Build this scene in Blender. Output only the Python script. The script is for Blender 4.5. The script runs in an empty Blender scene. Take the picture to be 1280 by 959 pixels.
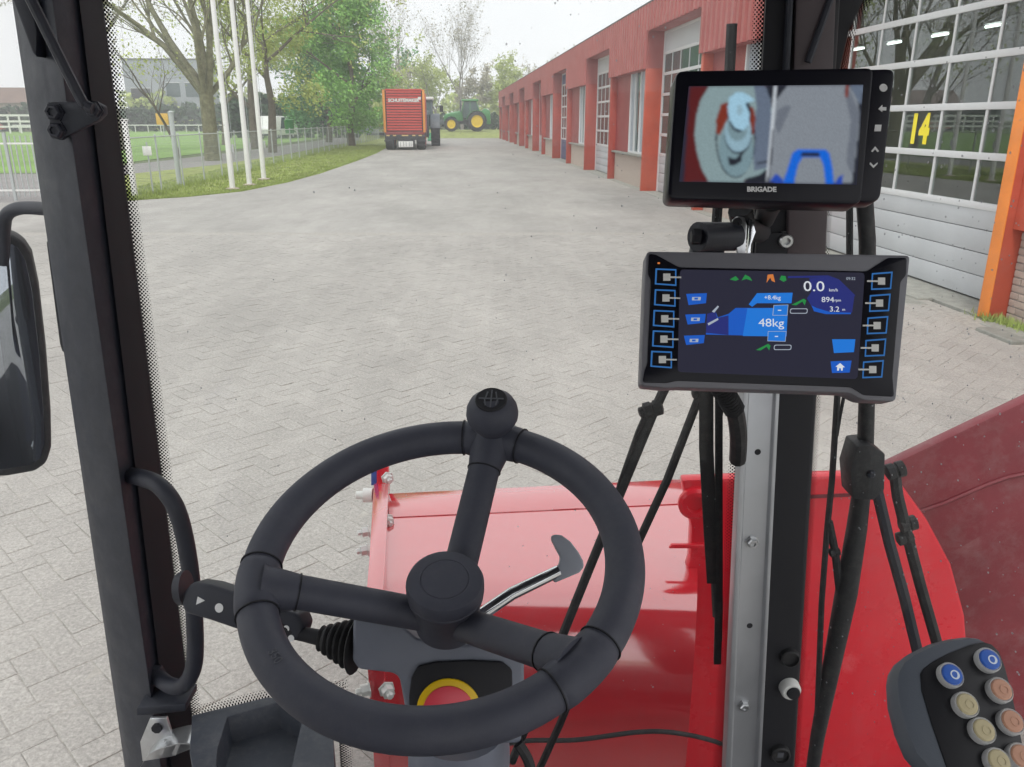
import bpy, bmesh, math, random
from mathutils import Vector, Matrix
V3 = Vector
R = math.radians
sc = bpy.context.scene
COL = sc.collection
random.seed(7)

# ------------------------------------------------------------------ camera
EYE = 1.75
PITCH, YAW, FOC = R(18.19), R(4.51), 1000.0
cam_d = bpy.data.cameras.new("camera")
cam_d.sensor_width = 36.0
cam_d.lens = 36.0 * FOC / 1280.0
cam_d.clip_start = 0.05
cam_d.clip_end = 4000
cam = bpy.data.objects.new("camera", cam_d)
COL.objects.link(cam)
cam.location = (0, 0, EYE)
cam.rotation_euler = (math.pi / 2 - PITCH, 0, -YAW)
sc.camera = cam

# ------------------------------------------------------------------ sky, sun, exposure (overcast day)
SUN_EL, SUN_AZ = R(52), R(200)          # azimuth clockwise from +Y
world = bpy.data.worlds.new("World")
sc.world = world
world.use_nodes = True
nt = world.node_tree
for n in list(nt.nodes):
    nt.nodes.remove(n)
wo = nt.nodes.new("ShaderNodeOutputWorld")
bg = nt.nodes.new("ShaderNodeBackground")
bg.inputs["Strength"].default_value = 0.1
sk = nt.nodes.new("ShaderNodeTexSky")
sk.sky_type = 'NISHITA'
sk.sun_disc = False
sk.sun_elevation = SUN_EL
sk.sun_rotation = SUN_AZ
sk.dust_density = 4.0
tc = nt.nodes.new("ShaderNodeTexCoord")
cn = nt.nodes.new("ShaderNodeTexNoise")
cn.inputs["Scale"].default_value = 2.2
cn.inputs["Detail"].default_value = 5
nt.links.new(tc.outputs["Generated"], cn.inputs["Vector"])
cr = nt.nodes.new("ShaderNodeValToRGB")
cr.color_ramp.elements[0].color = (11.4, 11.5, 11.8, 1)
cr.color_ramp.elements[0].position = 0.35
cr.color_ramp.elements[1].color = (12.8, 12.8, 12.9, 1)
cr.color_ramp.elements[1].position = 0.65
nt.links.new(cn.outputs["Fac"], cr.inputs["Fac"])
mx = nt.nodes.new("ShaderNodeMix")
mx.data_type = 'RGBA'
mx.inputs["Factor"].default_value = 0.93
nt.links.new(sk.outputs["Color"], mx.inputs["A"])
nt.links.new(cr.outputs["Color"], mx.inputs["B"])
nt.links.new(mx.outputs["Result"], bg.inputs["Color"])
nt.links.new(bg.outputs["Background"], wo.inputs["Surface"])

sun_d = bpy.data.lights.new("sun", 'SUN')
sun_d.energy = 1.5
sun_d.angle = R(14)
sun_d.color = (1.0, 0.97, 0.93)
sun = bpy.data.objects.new("sun", sun_d)
COL.objects.link(sun)
sdir = V3((math.sin(SUN_AZ) * math.cos(SUN_EL), math.cos(SUN_AZ) * math.cos(SUN_EL), math.sin(SUN_EL)))
sun.rotation_euler = (-sdir).to_track_quat('-Z', 'Y').to_euler()
sc.view_settings.view_transform = 'Standard'
sc.view_settings.look = 'None'
sc.view_settings.exposure = 0.24
sc.view_settings.gamma = 1.0
sc.render.engine = 'CYCLES'
sc.cycles.transparent_max_bounces = 24
sc.cycles.max_bounces = 8

# ------------------------------------------------------------------ geometry of the view: where a sight line meets a real surface
FW = V3((math.sin(YAW) * math.cos(PITCH), math.cos(YAW) * math.cos(PITCH), -math.sin(PITCH)))
RT = V3((math.cos(YAW), -math.sin(YAW), 0))
UP = RT.cross(FW)
FH = V3((math.sin(YAW), math.cos(YAW), 0))
ZZ = V3((0, 0, 1))
CAM = V3((0, 0, EYE))


def ray(u, v):
    return RT * ((u - 640) / FOC) + UP * ((479.5 - v) / FOC) + FW


def P(u, v, d):
    return CAM + ray(u, v) * d


def G(u, v, z=0.0):
    r = ray(u, v)
    return CAM + r * ((z - EYE) / r.z)


def D(u, v, y):
    r = ray(u, v)
    return CAM + r * (y / r.y)


def K(u, v, b):
    """point on the upright plane b metres ahead of the driver"""
    r = ray(u, v)
    return CAM + r * (b / r.dot(FH))


class Plane:
    """a flat face in space given by three corners"""
    def __init__(s, p00, p10, p01):
        s.o = p00
        s.ex = (p10 - p00).normalized()
        n = (p10 - p00).cross(p01 - p00).normalized()
        if n.dot(CAM - p00) < 0:
            n = -n
        s.n = n
        s.ey = n.cross(s.ex).normalized()

    def hit(s, u, v, off=0.0):
        r = ray(u, v)
        t = (s.o + s.n * off - CAM).dot(s.n) / r.dot(s.n)
        return CAM + r * t

    def mat(s, p):
        m = Matrix((s.ex, s.ey, s.n)).transposed().to_4x4()
        m.translation = p
        return m


# ------------------------------------------------------------------ materials
MATS = {}


def mat(name, rgb, rough=0.6, metal=0.0, var=0.0, vscale=8.0, bump=0.0, bscale=60.0, coat=0.0, ior=1.5, emit=None, es=1.0, rand=0.0, tone=0.0, detail=4.0):
    m = bpy.data.materials.new(name)
    m.use_nodes = True
    t = m.node_tree
    b = t.nodes["Principled BSDF"]
    b.inputs["Base Color"].default_value = (*rgb, 1)
    b.inputs["Roughness"].default_value = rough
    b.inputs["Metallic"].default_value = metal
    b.inputs["IOR"].default_value = ior
    b.inputs["Coat Weight"].default_value = coat
    b.inputs["Coat Roughness"].default_value = 0.08
    co = t.nodes.new("ShaderNodeTexCoord")
    last = None
    if var > 0:
        n = t.nodes.new("ShaderNodeTexNoise")
        n.inputs["Scale"].default_value = vscale
        n.inputs["Detail"].default_value = detail
        n.inputs["Roughness"].default_value = 0.65
        t.links.new(co.outputs["Object"], n.inputs["Vector"])
        r = t.nodes.new("ShaderNodeValToRGB")
        r.color_ramp.elements[0].position = 0.3
        r.color_ramp.elements[1].position = 0.7
        r.color_ramp.elements[0].color = (*[c * (1 - var) for c in rgb], 1)
        r.color_ramp.elements[1].color = (*[min(1, c * (1 + var)) for c in rgb], 1)
        t.links.new(n.outputs["Fac"], r.inputs["Fac"])
        last = r.outputs["Color"]
    if rand > 0 or tone > 0:
        h = t.nodes.new("ShaderNodeMix")
        h.data_type = 'RGBA'
        h.blend_type = 'MULTIPLY'
        h.inputs["Factor"].default_value = 1
        if last:
            t.links.new(last, h.inputs["A"])
        else:
            h.inputs["A"].default_value = (*rgb, 1)
        mr = t.nodes.new("ShaderNodeMapRange")
        k = rand or tone
        mr.inputs["To Min"].default_value = 1 - k
        mr.inputs["To Max"].default_value = 1 + k
        if rand > 0:
            oi = t.nodes.new("ShaderNodeObjectInfo")
            t.links.new(oi.outputs["Random"], mr.inputs["Value"])
        else:
            at = t.nodes.new("ShaderNodeAttribute")
            at.attribute_name = "tone"
            t.links.new(at.outputs["Fac"], mr.inputs["Value"])
        t.links.new(mr.outputs["Result"], h.inputs["B"])
        last = h.outputs["Result"]
    if last:
        t.links.new(last, b.inputs["Base Color"])
    if bump > 0:
        n2 = t.nodes.new("ShaderNodeTexNoise")
        n2.inputs["Scale"].default_value = bscale
        n2.inputs["Detail"].default_value = 5
        t.links.new(co.outputs["Object"], n2.inputs["Vector"])
        bu = t.nodes.new("ShaderNodeBump")
        bu.inputs["Strength"].default_value = bump
        bu.inputs["Distance"].default_value = 0.01
        t.links.new(n2.outputs["Fac"], bu.inputs["Height"])
        t.links.new(bu.outputs["Normal"], b.inputs["Normal"])
    if emit:
        b.inputs["Emission Color"].default_value = (*emit, 1)
        b.inputs["Emission Strength"].default_value = es
    MATS[name] = m
    return m


def glass_mat(name, tint, refl=1.0, veil=0.0, ior=1.5, vc=(0.8, 0.85, 0.9), graze=1.0):
    m = bpy.data.materials.new(name)
    m.use_nodes = True
    t = m.node_tree
    for n in list(t.nodes):
        t.nodes.remove(n)
    o = t.nodes.new("ShaderNodeOutputMaterial")
    tr = t.nodes.new("ShaderNodeBsdfTransparent")
    tr.inputs["Color"].default_value = (*tint, 1)
    gl = t.nodes.new("ShaderNodeBsdfGlossy")
    gl.inputs["Roughness"].default_value = 0.0
    gl.inputs["Color"].default_value = (refl, refl, refl, 1)
    lw = t.nodes.new("ShaderNodeLayerWeight")
    lw.inputs["Blend"].default_value = 0.5
    pw = t.nodes.new("ShaderNodeMath")
    pw.operation = 'POWER'
    t.links.new(lw.outputs["Facing"], pw.inputs[0])
    pw.inputs[1].default_value = 5.0
    f0 = ((ior - 1) / (ior + 1)) ** 2
    fr = t.nodes.new("ShaderNodeMath")
    fr.operation = 'MULTIPLY_ADD'
    t.links.new(pw.outputs[0], fr.inputs[0])
    fr.inputs[1].default_value = (1 - f0) * graze
    fr.inputs[2].default_value = f0
    m1 = t.nodes.new("ShaderNodeMixShader")
    t.links.new(fr.outputs[0], m1.inputs["Fac"])
    t.links.new(tr.outputs[0], m1.inputs[1])
    t.links.new(gl.outputs[0], m1.inputs[2])
    out = m1
    if veil > 0:
        di = t.nodes.new("ShaderNodeBsdfTranslucent")
        di.inputs["Color"].default_value = (*vc, 1)
        m2 = t.nodes.new("ShaderNodeMixShader")
        co = t.nodes.new("ShaderNodeTexCoord")
        nz = t.nodes.new("ShaderNodeTexNoise")
        nz.inputs["Scale"].default_value = 5
        nz.inputs["Detail"].default_value = 6
        t.links.new(co.outputs["Object"], nz.inputs["Vector"])
        mr = t.nodes.new("ShaderNodeMapRange")
        mr.inputs["From Min"].default_value = 0.3
        mr.inputs["From Max"].default_value = 0.7
        mr.inputs["To Min"].default_value = veil * 0.75
        mr.inputs["To Max"].default_value = veil * 1.25
        t.links.new(nz.outputs["Fac"], mr.inputs["Value"])
        t.links.new(mr.outputs["Result"], m2.inputs["Fac"])
        t.links.new(m1.outputs[0], m2.inputs[1])
        t.links.new(di.outputs[0], m2.inputs[2])
        out = m2
    t.links.new(out.outputs[0], o.inputs["Surface"])
    MATS[name] = m
    return m


def frit_mat(name):
    """ceramic dots printed on the glass edge: UV x runs across the band 0..1, UV y along it in metres / pitch"""
    m = bpy.data.materials.new(name)
    m.use_nodes = True
    t = m.node_tree
    for n in list(t.nodes):
        t.nodes.remove(n)

    def math_(op, a, b=None, c=None):
        n = t.nodes.new("ShaderNodeMath")
        n.operation = op
        for i, x in enumerate((a, b, c)):
            if x is None:
                continue
            if isinstance(x, (int, float)):
                n.inputs[i].default_value = x
            else:
                t.links.new(x, n.inputs[i])
        return n.outputs[0]
    uv = t.nodes.new("ShaderNodeUVMap")
    sp = t.nodes.new("ShaderNodeSeparateXYZ")
    t.links.new(uv.outputs[0], sp.inputs[0])
    x, y = sp.outputs[0], sp.outputs[1]
    NC = 3.0
    xx = math_('MULTIPLY', x, NC)
    a = math_('ADD', xx, y)
    b = math_('SUBTRACT', xx, y)
    fa = math_('SUBTRACT', math_('FRACT', a), 0.5)
    fb = math_('SUBTRACT', math_('FRACT', b), 0.5)
    d = math_('SQRT', math_('ADD', math_('MULTIPLY', fa, fa), math_('MULTIPLY', fb, fb)))
    thr = math_('MULTIPLY_ADD', x, -0.30, 0.52)     # dots shrink towards the clear side
    isd = math_('LESS_THAN', d, thr)
    o = t.nodes.new("ShaderNodeOutputMaterial")
    tr = t.nodes.new("ShaderNodeBsdfTransparent")
    df = t.nodes.new("ShaderNodeBsdfDiffuse")
    df.inputs["Color"].default_value = (0.008, 0.008, 0.01, 1)
    ms = t.nodes.new("ShaderNodeMixShader")
    t.links.new(isd, ms.inputs[0])
    t.links.new(tr.outputs[0], ms.inputs[1])
    t.links.new(df.outputs[0], ms.inputs[2])
    t.links.new(ms.outputs[0], o.inputs["Surface"])
    MATS[name] = m
    return m


# ------------------------------------------------------------------ mesh helpers
WM = {}


def tag(o, label=None, cat=None, group=None, kind=None):
    if label:
        o["label"] = label
    if cat:
        o["category"] = cat
    if group:
        o["group"] = group
    if kind:
        o["kind"] = kind
    return o


def thing(name, label, cat, loc, group=None, rz=0.0):
    o = bpy.data.objects.new(name, None)
    COL.objects.link(o)
    o.empty_display_size = 0.1
    o.location = loc
    o.rotation_euler = (0, 0, rz)
    WM[o] = Matrix.Translation(V3(loc)) @ Matrix.Rotation(rz, 4, 'Z')
    return tag(o, label, cat, group)


class MB:
    def __init__(s):
        s.v, s.f, s.uv, s.tone = [], [], None, None

    def add(s, vs, fs):
        k = len(s.v)
        s.v += [V3(p) for p in vs]
        s.f += [tuple(i + k for i in f) for f in fs]
        return s

    def box(s, lo, hi):
        x0, y0, z0 = lo
        x1, y1, z1 = hi
        return s.add([(x0, y0, z0), (x1, y0, z0), (x1, y1, z0), (x0, y1, z0), (x0, y0, z1), (x1, y0, z1), (x1, y1, z1), (x0, y1, z1)],
                     [(3, 2, 1, 0), (4, 5, 6, 7), (0, 1, 5, 4), (1, 2, 6, 5), (2, 3, 7, 6), (3, 0, 4, 7)])

    def bar(s, a, b, w, h, up=ZZ):
        a, b = V3(a), V3(b)
        d = (b - a).normalized()
        x = d.cross(up)
        if x.length < 1e-4:
            x = d.cross(V3((1, 0, 0)))
        x.normalize()
        y = x.cross(d)
        q = [x * sx * w / 2 + y * sy * h / 2 for sx, sy in ((-1, -1), (1, -1), (1, 1), (-1, 1))]
        return s.add([a + p for p in q] + [b + p for p in q], [(3, 2, 1, 0), (4, 5, 6, 7), (0, 1, 5, 4), (1, 2, 6, 5), (2, 3, 7, 6), (3, 0, 4, 7)])

    def prism(s, pts, vec):
        n = len(pts)
        pts = [V3(p) for p in pts]
        nn = V3((0, 0, 0))
        for i in range(n):
            nn += pts[i].cross(pts[(i + 1) % n])
        if nn.dot(vec) > 0:
            pts.reverse()
        return s.add(pts + [p + vec for p in pts], [tuple(range(n)), tuple(range(2 * n - 1, n - 1, -1))] + [(i, i + n, (i + 1) % n + n, (i + 1) % n) for i in range(n)])

    def tube(s, path, rad, seg=10, caps=True, flat=1.0):
        path = [V3(p) for p in path]
        n = len(path)
        rr = rad if isinstance(rad, (list, tuple)) else [rad] * n
        k = len(s.v)
        t0 = (path[1] - path[0]).normalized()
        x = t0.cross(ZZ)
        if x.length < 0.05:
            x = t0.cross(V3((1, 0, 0)))
        x.normalize()
        for i in range(n):
            t = (path[min(i + 1, n - 1)] - path[max(i - 1, 0)]).normalized()
            x = (x - t * x.dot(t)).normalized()
            y = t.cross(x)
            for j in range(seg):
                a = 2 * math.pi * j / seg
                s.v.append(path[i] + x * math.cos(a) * rr[i] + y * math.sin(a) * rr[i] * flat)
        for i in range(n - 1):
            for j in range(seg):
                a, b = k + i * seg + j, k + i * seg + (j + 1) % seg
                s.f.append((a, b, b + seg, a + seg))
        if caps:
            s.f.append(tuple(k + j for j in range(seg - 1, -1, -1)))
            s.f.append(tuple(k + (n - 1) * seg + j for j in range(seg)))
        return s

    def lathe(s, o, axis, prof, seg=28, caps=True):
        """prof: (radius, height along axis) from bottom to top"""
        o, axis = V3(o), V3(axis).normalized()
        x = axis.cross(V3((0.31, 0.77, 0.11))).normalized()
        y = axis.cross(x)
        k = len(s.v)
        for r, h in prof:
            for j in range(seg):
                a = 2 * math.pi * j / seg
                s.v.append(o + axis * h + (x * math.cos(a) + y * math.sin(a)) * max(r, 1e-5))
        for i in range(len(prof) - 1):
            for j in range(seg):
                a, b = k + i * seg + j, k + i * seg + (j + 1) % seg
                s.f.append((a, b, b + seg, a + seg))
        if caps:
            s.f.append(tuple(k + j for j in range(seg - 1, -1, -1)))
            s.f.append(tuple(k + (len(prof) - 1) * seg + j for j in range(seg)))
        return s

    def loft(s, secs):
        n = len(secs[0])
        k = len(s.v)
        for q in secs:
            s.v += [V3(p) for p in q]
        for i in range(len(secs) - 1):
            for j in range(n):
                a, b = k + i * n + j, k + i * n + (j + 1) % n
                s.f.append((a, b, b + n, a + n))
        s.f.append(tuple(k + j for j in range(n - 1, -1, -1)))
        s.f.append(tuple(k + (len(secs) - 1) * n + j for j in range(n)))
        return s

    def build(s, name, m, parent=None, bev=0.0, smooth=True, local=False, seg=2, ang=35, normals=True):
        me = bpy.data.meshes.new(name)
        vs = s.v
        if parent is not None and not local:
            inv = WM[parent].inverted()
            vs = [inv @ p for p in vs]
        me.from_pydata([tuple(p) for p in vs], [], s.f)
        if s.tone is not None:
            at = me.attributes.new("tone", 'FLOAT', 'FACE')
            at.data.foreach_set("value", s.tone)
        if s.uv is not None:
            ul = me.uv_layers.new(name="UVMap")
            for i, l in enumerate(me.loops):
                ul.data[i].uv = s.uv[l.vertex_index]
        if normals or bev > 0:
            bm = bmesh.new()
            bm.from_mesh(me)
            if normals:
                bmesh.ops.recalc_face_normals(bm, faces=bm.faces)
            if bev > 0:
                es = [e for e in bm.edges if len(e.link_faces) == 2 and e.calc_face_angle(0) > R(30)]
                bmesh.ops.bevel(bm, geom=es, offset=bev, segments=seg, profile=0.5, affect='EDGES', clamp_overlap=True)
            bm.to_mesh(me)
            bm.free()
        if smooth:
            me.shade_smooth()
            me.set_sharp_from_angle(angle=R(ang))
        me.materials.append(MATS[m] if isinstance(m, str) else m)
        o = bpy.data.objects.new(name, me)
        COL.objects.link(o)
        if parent is not None:
            o.parent = parent
            WM[o] = WM[parent].copy()
        else:
            WM[o] = Matrix.Identity(4)
        return o


def spline(pts, n=6):
    pts = [V3(p) for p in pts]
    out = []
    for i in range(len(pts) - 1):
        p0, p1, p2, p3 = pts[max(i - 1, 0)], pts[i], pts[i + 1], pts[min(i + 2, len(pts) - 1)]
        for k in range(n):
            t = k / n
            out.append(0.5 * ((2 * p1) + (p2 - p0) * t + (2 * p0 - 5 * p1 + 4 * p2 - p3) * t * t + (3 * p1 - p0 - 3 * p2 + p3) * t ** 3))
    out.append(pts[-1])
    return out


def text(name, s, m, mw, size, parent, extrude=0.0002, align='CENTER', sx=1.0, shear=0.0, bold=0.0, sp=1.0):
    cu = bpy.data.curves.new(name, 'FONT')
    cu.body = s
    cu.size = size
    cu.extrude = extrude
    cu.align_x = align
    cu.align_y = 'CENTER'
    cu.shear = shear
    cu.offset = bold
    cu.space_character = sp
    cu.resolution_u = 3
    o = bpy.data.objects.new(name, cu)
    me = bpy.data.meshes.new_from_object(o)
    bpy.data.objects.remove(o)
    me.transform(Matrix.Scale(sx, 4, V3((1, 0, 0))))
    me.transform(WM[parent].inverted() @ mw)
    me.materials.append(MATS[m])
    t = bpy.data.objects.new(name, me)
    COL.objects.link(t)
    t.parent = parent
    WM[t] = WM[parent].copy()
    return t


def copy_tree(o, parent=None, label=None):
    c = o.copy()
    COL.objects.link(c)
    if parent is not None:
        c.parent = parent
    for ch in KIDS.get(o, ()):
        k = copy_tree(ch, c)
    return c


KIDS = {}

def stained(m, lo=0.80, hi=1.10):
    """tyre-worn, damp and mossy patches several metres across, in world metres"""
    t = m.node_tree
    b = t.nodes["Principled BSDF"]
    src = b.inputs["Base Color"].links[0].from_socket
    ge = t.nodes.new("ShaderNodeNewGeometry")
    mp = t.nodes.new("ShaderNodeMapping")
    mp.inputs["Scale"].default_value = (1.0, 0.35, 1.0)
    t.links.new(ge.outputs["Position"], mp.inputs["Vector"])
    f = None
    for sc_, a, c in ((0.55, lo, hi), (3.5, 0.93, 1.05), (75.0, 0.76, 1.20), (190.0, 0.84, 1.14)):
        n = t.nodes.new("ShaderNodeTexNoise")
        n.inputs["Scale"].default_value = sc_
        n.inputs["Detail"].default_value = 6
        n.inputs["Roughness"].default_value = 0.65
        t.links.new((mp if sc_ < 50 else ge).outputs["Vector" if sc_ < 50 else "Position"], n.inputs["Vector"])
        mr = t.nodes.new("ShaderNodeMapRange")
        mr.inputs["From Min"].default_value = 0.32
        mr.inputs["From Max"].default_value = 0.68
        mr.inputs["To Min"].default_value = a
        mr.inputs["To Max"].default_value = c
        t.links.new(n.outputs["Fac"], mr.inputs["Value"])
        h = t.nodes.new("ShaderNodeMix")
        h.data_type = 'RGBA'
        h.blend_type = 'MULTIPLY'
        h.inputs["Factor"].default_value = 1
        t.links.new(src, h.inputs["A"])
        t.links.new(mr.outputs["Result"], h.inputs["B"])
        src = h.outputs["Result"]
    t.links.new(src, b.inputs["Base Color"])


def far_paver():
    """paving too far off to tell the bricks apart: the same stone with faint rows of joints"""
    m = mat("far_paver", (0.455, 0.445, 0.43), 0.85, bump=0.2, bscale=120)
    t = m.node_tree
    b = t.nodes["Principled BSDF"]
    co = t.nodes.new("ShaderNodeTexCoord")
    mp = t.nodes.new("ShaderNodeMapping")
    mp.inputs["Rotation"].default_value = (0, 0, -R(41))
    br = t.nodes.new("ShaderNodeTexBrick")
    br.inputs["Scale"].default_value = 1.0
    br.inputs["Brick Width"].default_value = 0.2
    br.inputs["Row Height"].default_value = 0.1
    br.inputs["Mortar Size"].default_value = 0.006
    br.inputs["Color1"].default_value = (0.387, 0.372, 0.348, 1)
    br.inputs["Color2"].default_value = (0.42, 0.405, 0.38, 1)
    br.inputs["Mortar"].default_value = (0.36, 0.345, 0.32, 1)
    t.links.new(co.outputs["Object"], mp.inputs["Vector"])
    t.links.new(mp.outputs["Vector"], br.inputs["Vector"])
    n = t.nodes.new("ShaderNodeTexNoise")
    n.inputs["Scale"].default_value = 0.35
    n.inputs["Detail"].default_value = 8
    n.inputs["Roughness"].default_value = 0.7
    t.links.new(co.outputs["Object"], n.inputs["Vector"])
    mr = t.nodes.new("ShaderNodeMapRange")
    mr.inputs["From Min"].default_value = 0.3
    mr.inputs["From Max"].default_value = 0.7
    mr.inputs["To Min"].default_value = 0.90
    mr.inputs["To Max"].default_value = 1.08
    t.links.new(n.outputs["Fac"], mr.inputs["Value"])
    h = t.nodes.new("ShaderNodeMix")
    h.data_type = 'RGBA'
    h.blend_type = 'MULTIPLY'
    h.inputs["Factor"].default_value = 1
    t.links.new(br.outputs["Color"], h.inputs["A"])
    t.links.new(mr.outputs["Result"], h.inputs["B"])
    t.links.new(h.outputs["Result"], b.inputs["Base Color"])


# ------------------------------------------------------------------ palette
mat("paver", (0.405, 0.388, 0.362), 0.85, var=0.10, vscale=35, bump=0.25, bscale=160, tone=0.035)
far_paver()
mat("paver_single", (0.405, 0.388, 0.362), 0.85, var=0.10, vscale=35, bump=0.25, bscale=160, rand=0.04)
mat("joint_sand", (0.385, 0.366, 0.335), 0.95, var=0.25, vscale=20)
for k_ in ("paver", "paver_single", "far_paver"):
    stained(MATS[k_])
mat("slab", (0.30, 0.30, 0.27), 0.85, var=0.2, vscale=9, bump=0.3, bscale=60, rand=0.12)
mat("grass", (0.27, 0.31, 0.09), 0.9, var=0.35, vscale=2.0, bump=0.4, bscale=30)
mat("grass_blade", (0.29, 0.36, 0.10), 0.8, var=0.4, vscale=1.5)
mat("pitch_turf", (0.21, 0.36, 0.08), 0.9, var=0.2, vscale=0.25)
mat("field", (0.12, 0.15, 0.06), 0.95, var=0.3, vscale=0.3)
mat("asphalt", (0.28, 0.265, 0.26), 0.9, var=0.12, vscale=1.5)
mat("fascia_red", (0.38, 0.10, 0.092), 0.5, var=0.12, vscale=0.8)
mat("panel_red", (0.29, 0.05, 0.05), 0.5, var=0.12, vscale=1.0)
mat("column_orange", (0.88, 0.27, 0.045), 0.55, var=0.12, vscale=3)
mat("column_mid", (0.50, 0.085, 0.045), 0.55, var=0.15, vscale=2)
mat("column_red", (0.40, 0.065, 0.045), 0.55, var=0.15, vscale=2)
mat("door_grey", (0.50, 0.52, 0.54), 0.45, var=0.05, vscale=2)
mat("door_blue", (0.07, 0.11, 0.22), 0.45)
mat("frame_white", (0.66, 0.67, 0.68), 0.4)
mat("brick_cream", (0.46, 0.38, 0.33), 0.9, var=0.15, vscale=15, bump=0.4, bscale=80, rand=0.15)
mat("mortar", (0.42, 0.40, 0.37), 0.95, var=0.12, vscale=12)
mat("roof_dark", (0.06, 0.06, 0.06), 0.6)
mat("hall_dark", (0.42, 0.50, 0.48), 0.8, var=0.2, vscale=0.8)
mat("lamp_tube", (0.9, 0.9, 0.9), 0.4, emit=(1, 1, 0.97), es=4.0)
mat("yellow_number", (0.95, 0.80, 0.02), 0.5)
mat("bark", (0.17, 0.145, 0.115), 0.95, var=0.25, vscale=4, bump=0.6, bscale=12)
mat("bark_green", (0.17, 0.165, 0.10), 0.95, var=0.4, vscale=5, bump=1.0, bscale=16)
mat("bark_pale", (0.24, 0.22, 0.20), 0.95, var=0.2, vscale=3)
mat("leaf_spring", (0.27, 0.52, 0.12), 0.7, var=0.35, vscale=0.8)
mat("leaf_deep", (0.15, 0.34, 0.13), 0.7, var=0.4, vscale=0.6)
mat("leaf_bud", (0.44, 0.51, 0.15), 0.8, var=0.3, vscale=0.7)
mat("leaf_dark", (0.04, 0.085, 0.035), 0.8, var=0.4, vscale=0.8)
mat("leaf_tan", (0.42, 0.39, 0.30), 0.85, var=0.3, vscale=0.7)
mat("fence_wire", (0.36, 0.42, 0.39), 0.5)
mat("fence_post", (0.45, 0.48, 0.48), 0.5)
mat("white_paint", (0.78, 0.78, 0.76), 0.45, var=0.05, vscale=2)
mat("wall_grey", (0.33, 0.36, 0.40), 0.7, var=0.08, vscale=0.3)
mat("wall_tan", (0.42, 0.36, 0.30), 0.8, var=0.1, vscale=0.3)
mat("roof_brown", (0.22, 0.15, 0.12), 0.8, var=0.2, vscale=0.5)
mat("opening_dark", (0.03, 0.03, 0.035), 0.5)
mat("trailer_red", (0.60, 0.06, 0.045), 0.45, var=0.08, vscale=2)
mat("trailer_orange", (0.75, 0.28, 0.04), 0.45)
mat("trailer_black", (0.03, 0.03, 0.035), 0.55)
mat("lamp_amber", (0.7, 0.5, 0.2), 0.3)
mat("tyre", (0.03, 0.03, 0.032), 0.85, var=0.2, vscale=5)
mat("tractor_green", (0.045, 0.25, 0.06), 0.3, coat=0.5)
mat("tractor_grey", (0.09, 0.11, 0.13), 0.4)
mat("rim_yellow", (0.80, 0.56, 0.02), 0.4)
mat("crate_green", (0.04, 0.42, 0.20), 0.5)
mat("dark_glass", (0.05, 0.09, 0.09), 0.08, ior=1.5)
mat("car_red", (0.45, 0.10, 0.08), 0.3, coat=0.5)
mat("sign_yellow", (0.75, 0.42, 0.04), 0.5)
def worn(m, lo, hi, sc_=7.0, dust=0.0):
    """uneven sheen and a little dust, as used paint and plastic have"""
    t = MATS[m].node_tree
    b = t.nodes["Principled BSDF"]
    co = t.nodes.new("ShaderNodeTexCoord")
    n = t.nodes.new("ShaderNodeTexNoise")
    n.inputs["Scale"].default_value = sc_
    n.inputs["Detail"].default_value = 9
    n.inputs["Roughness"].default_value = 0.7
    t.links.new(co.outputs["Object"], n.inputs["Vector"])
    mr = t.nodes.new("ShaderNodeMapRange")
    mr.inputs["From Min"].default_value = 0.3
    mr.inputs["From Max"].default_value = 0.7
    mr.inputs["To Min"].default_value = lo
    mr.inputs["To Max"].default_value = hi
    t.links.new(n.outputs["Fac"], mr.inputs["Value"])
    t.links.new(mr.outputs["Result"], b.inputs["Roughness"])
    if dust:
        n2 = t.nodes.new("ShaderNodeTexNoise")
        n2.inputs["Scale"].default_value = sc_ * 2.3
        n2.inputs["Detail"].default_value = 10
        n2.inputs["Roughness"].default_value = 0.8
        t.links.new(co.outputs["Object"], n2.inputs["Vector"])
        m2 = t.nodes.new("ShaderNodeMapRange")
        m2.inputs["From Min"].default_value = 0.48
        m2.inputs["From Max"].default_value = 0.75
        m2.inputs["To Max"].default_value = dust
        t.links.new(n2.outputs["Fac"], m2.inputs["Value"])
        mx_ = t.nodes.new("ShaderNodeMix")
        mx_.data_type = 'RGBA'
        t.links.new(m2.outputs["Result"], mx_.inputs["Factor"])
        bc = b.inputs["Base Color"]
        if bc.links:
            t.links.new(bc.links[0].from_socket, mx_.inputs["A"])
        else:
            mx_.inputs["A"].default_value = bc.default_value
        mx_.inputs["B"].default_value = (0.36, 0.34, 0.32, 1)
        t.links.new(mx_.outputs["Result"], bc)


# cab
mat("cab_grey", (0.014, 0.017, 0.028), 0.50, var=0.12, vscale=30, bump=0.05, bscale=500)
mat("cab_dark", (0.017, 0.019, 0.030), 0.55, var=0.15, vscale=25, bump=0.05, bscale=400)
mat("cab_black", (0.008, 0.008, 0.012), 0.7)
mat("cab_reflection_brown", (0.085, 0.066, 0.072), 0.6)  # brown painted for the dark interior reflected on the right pillar
mat("rubber", (0.014, 0.014, 0.016), 0.65, var=0.2, vscale=40)
mat("wheel_foam", (0.050, 0.053, 0.074), 0.62, var=0.06, vscale=20, bump=0.06, bscale=900)
mat("column_plastic", (0.165, 0.18, 0.225), 0.5, var=0.05, vscale=20, bump=0.05, bscale=700)
mat("mirror_blue", (0.05, 0.09, 0.38), 0.35, coat=0.4)
mat("bolt_zinc", (0.72, 0.72, 0.70), 0.4, metal=0.3)
mat("grip_grey", (0.30, 0.32, 0.37), 0.5)
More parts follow.
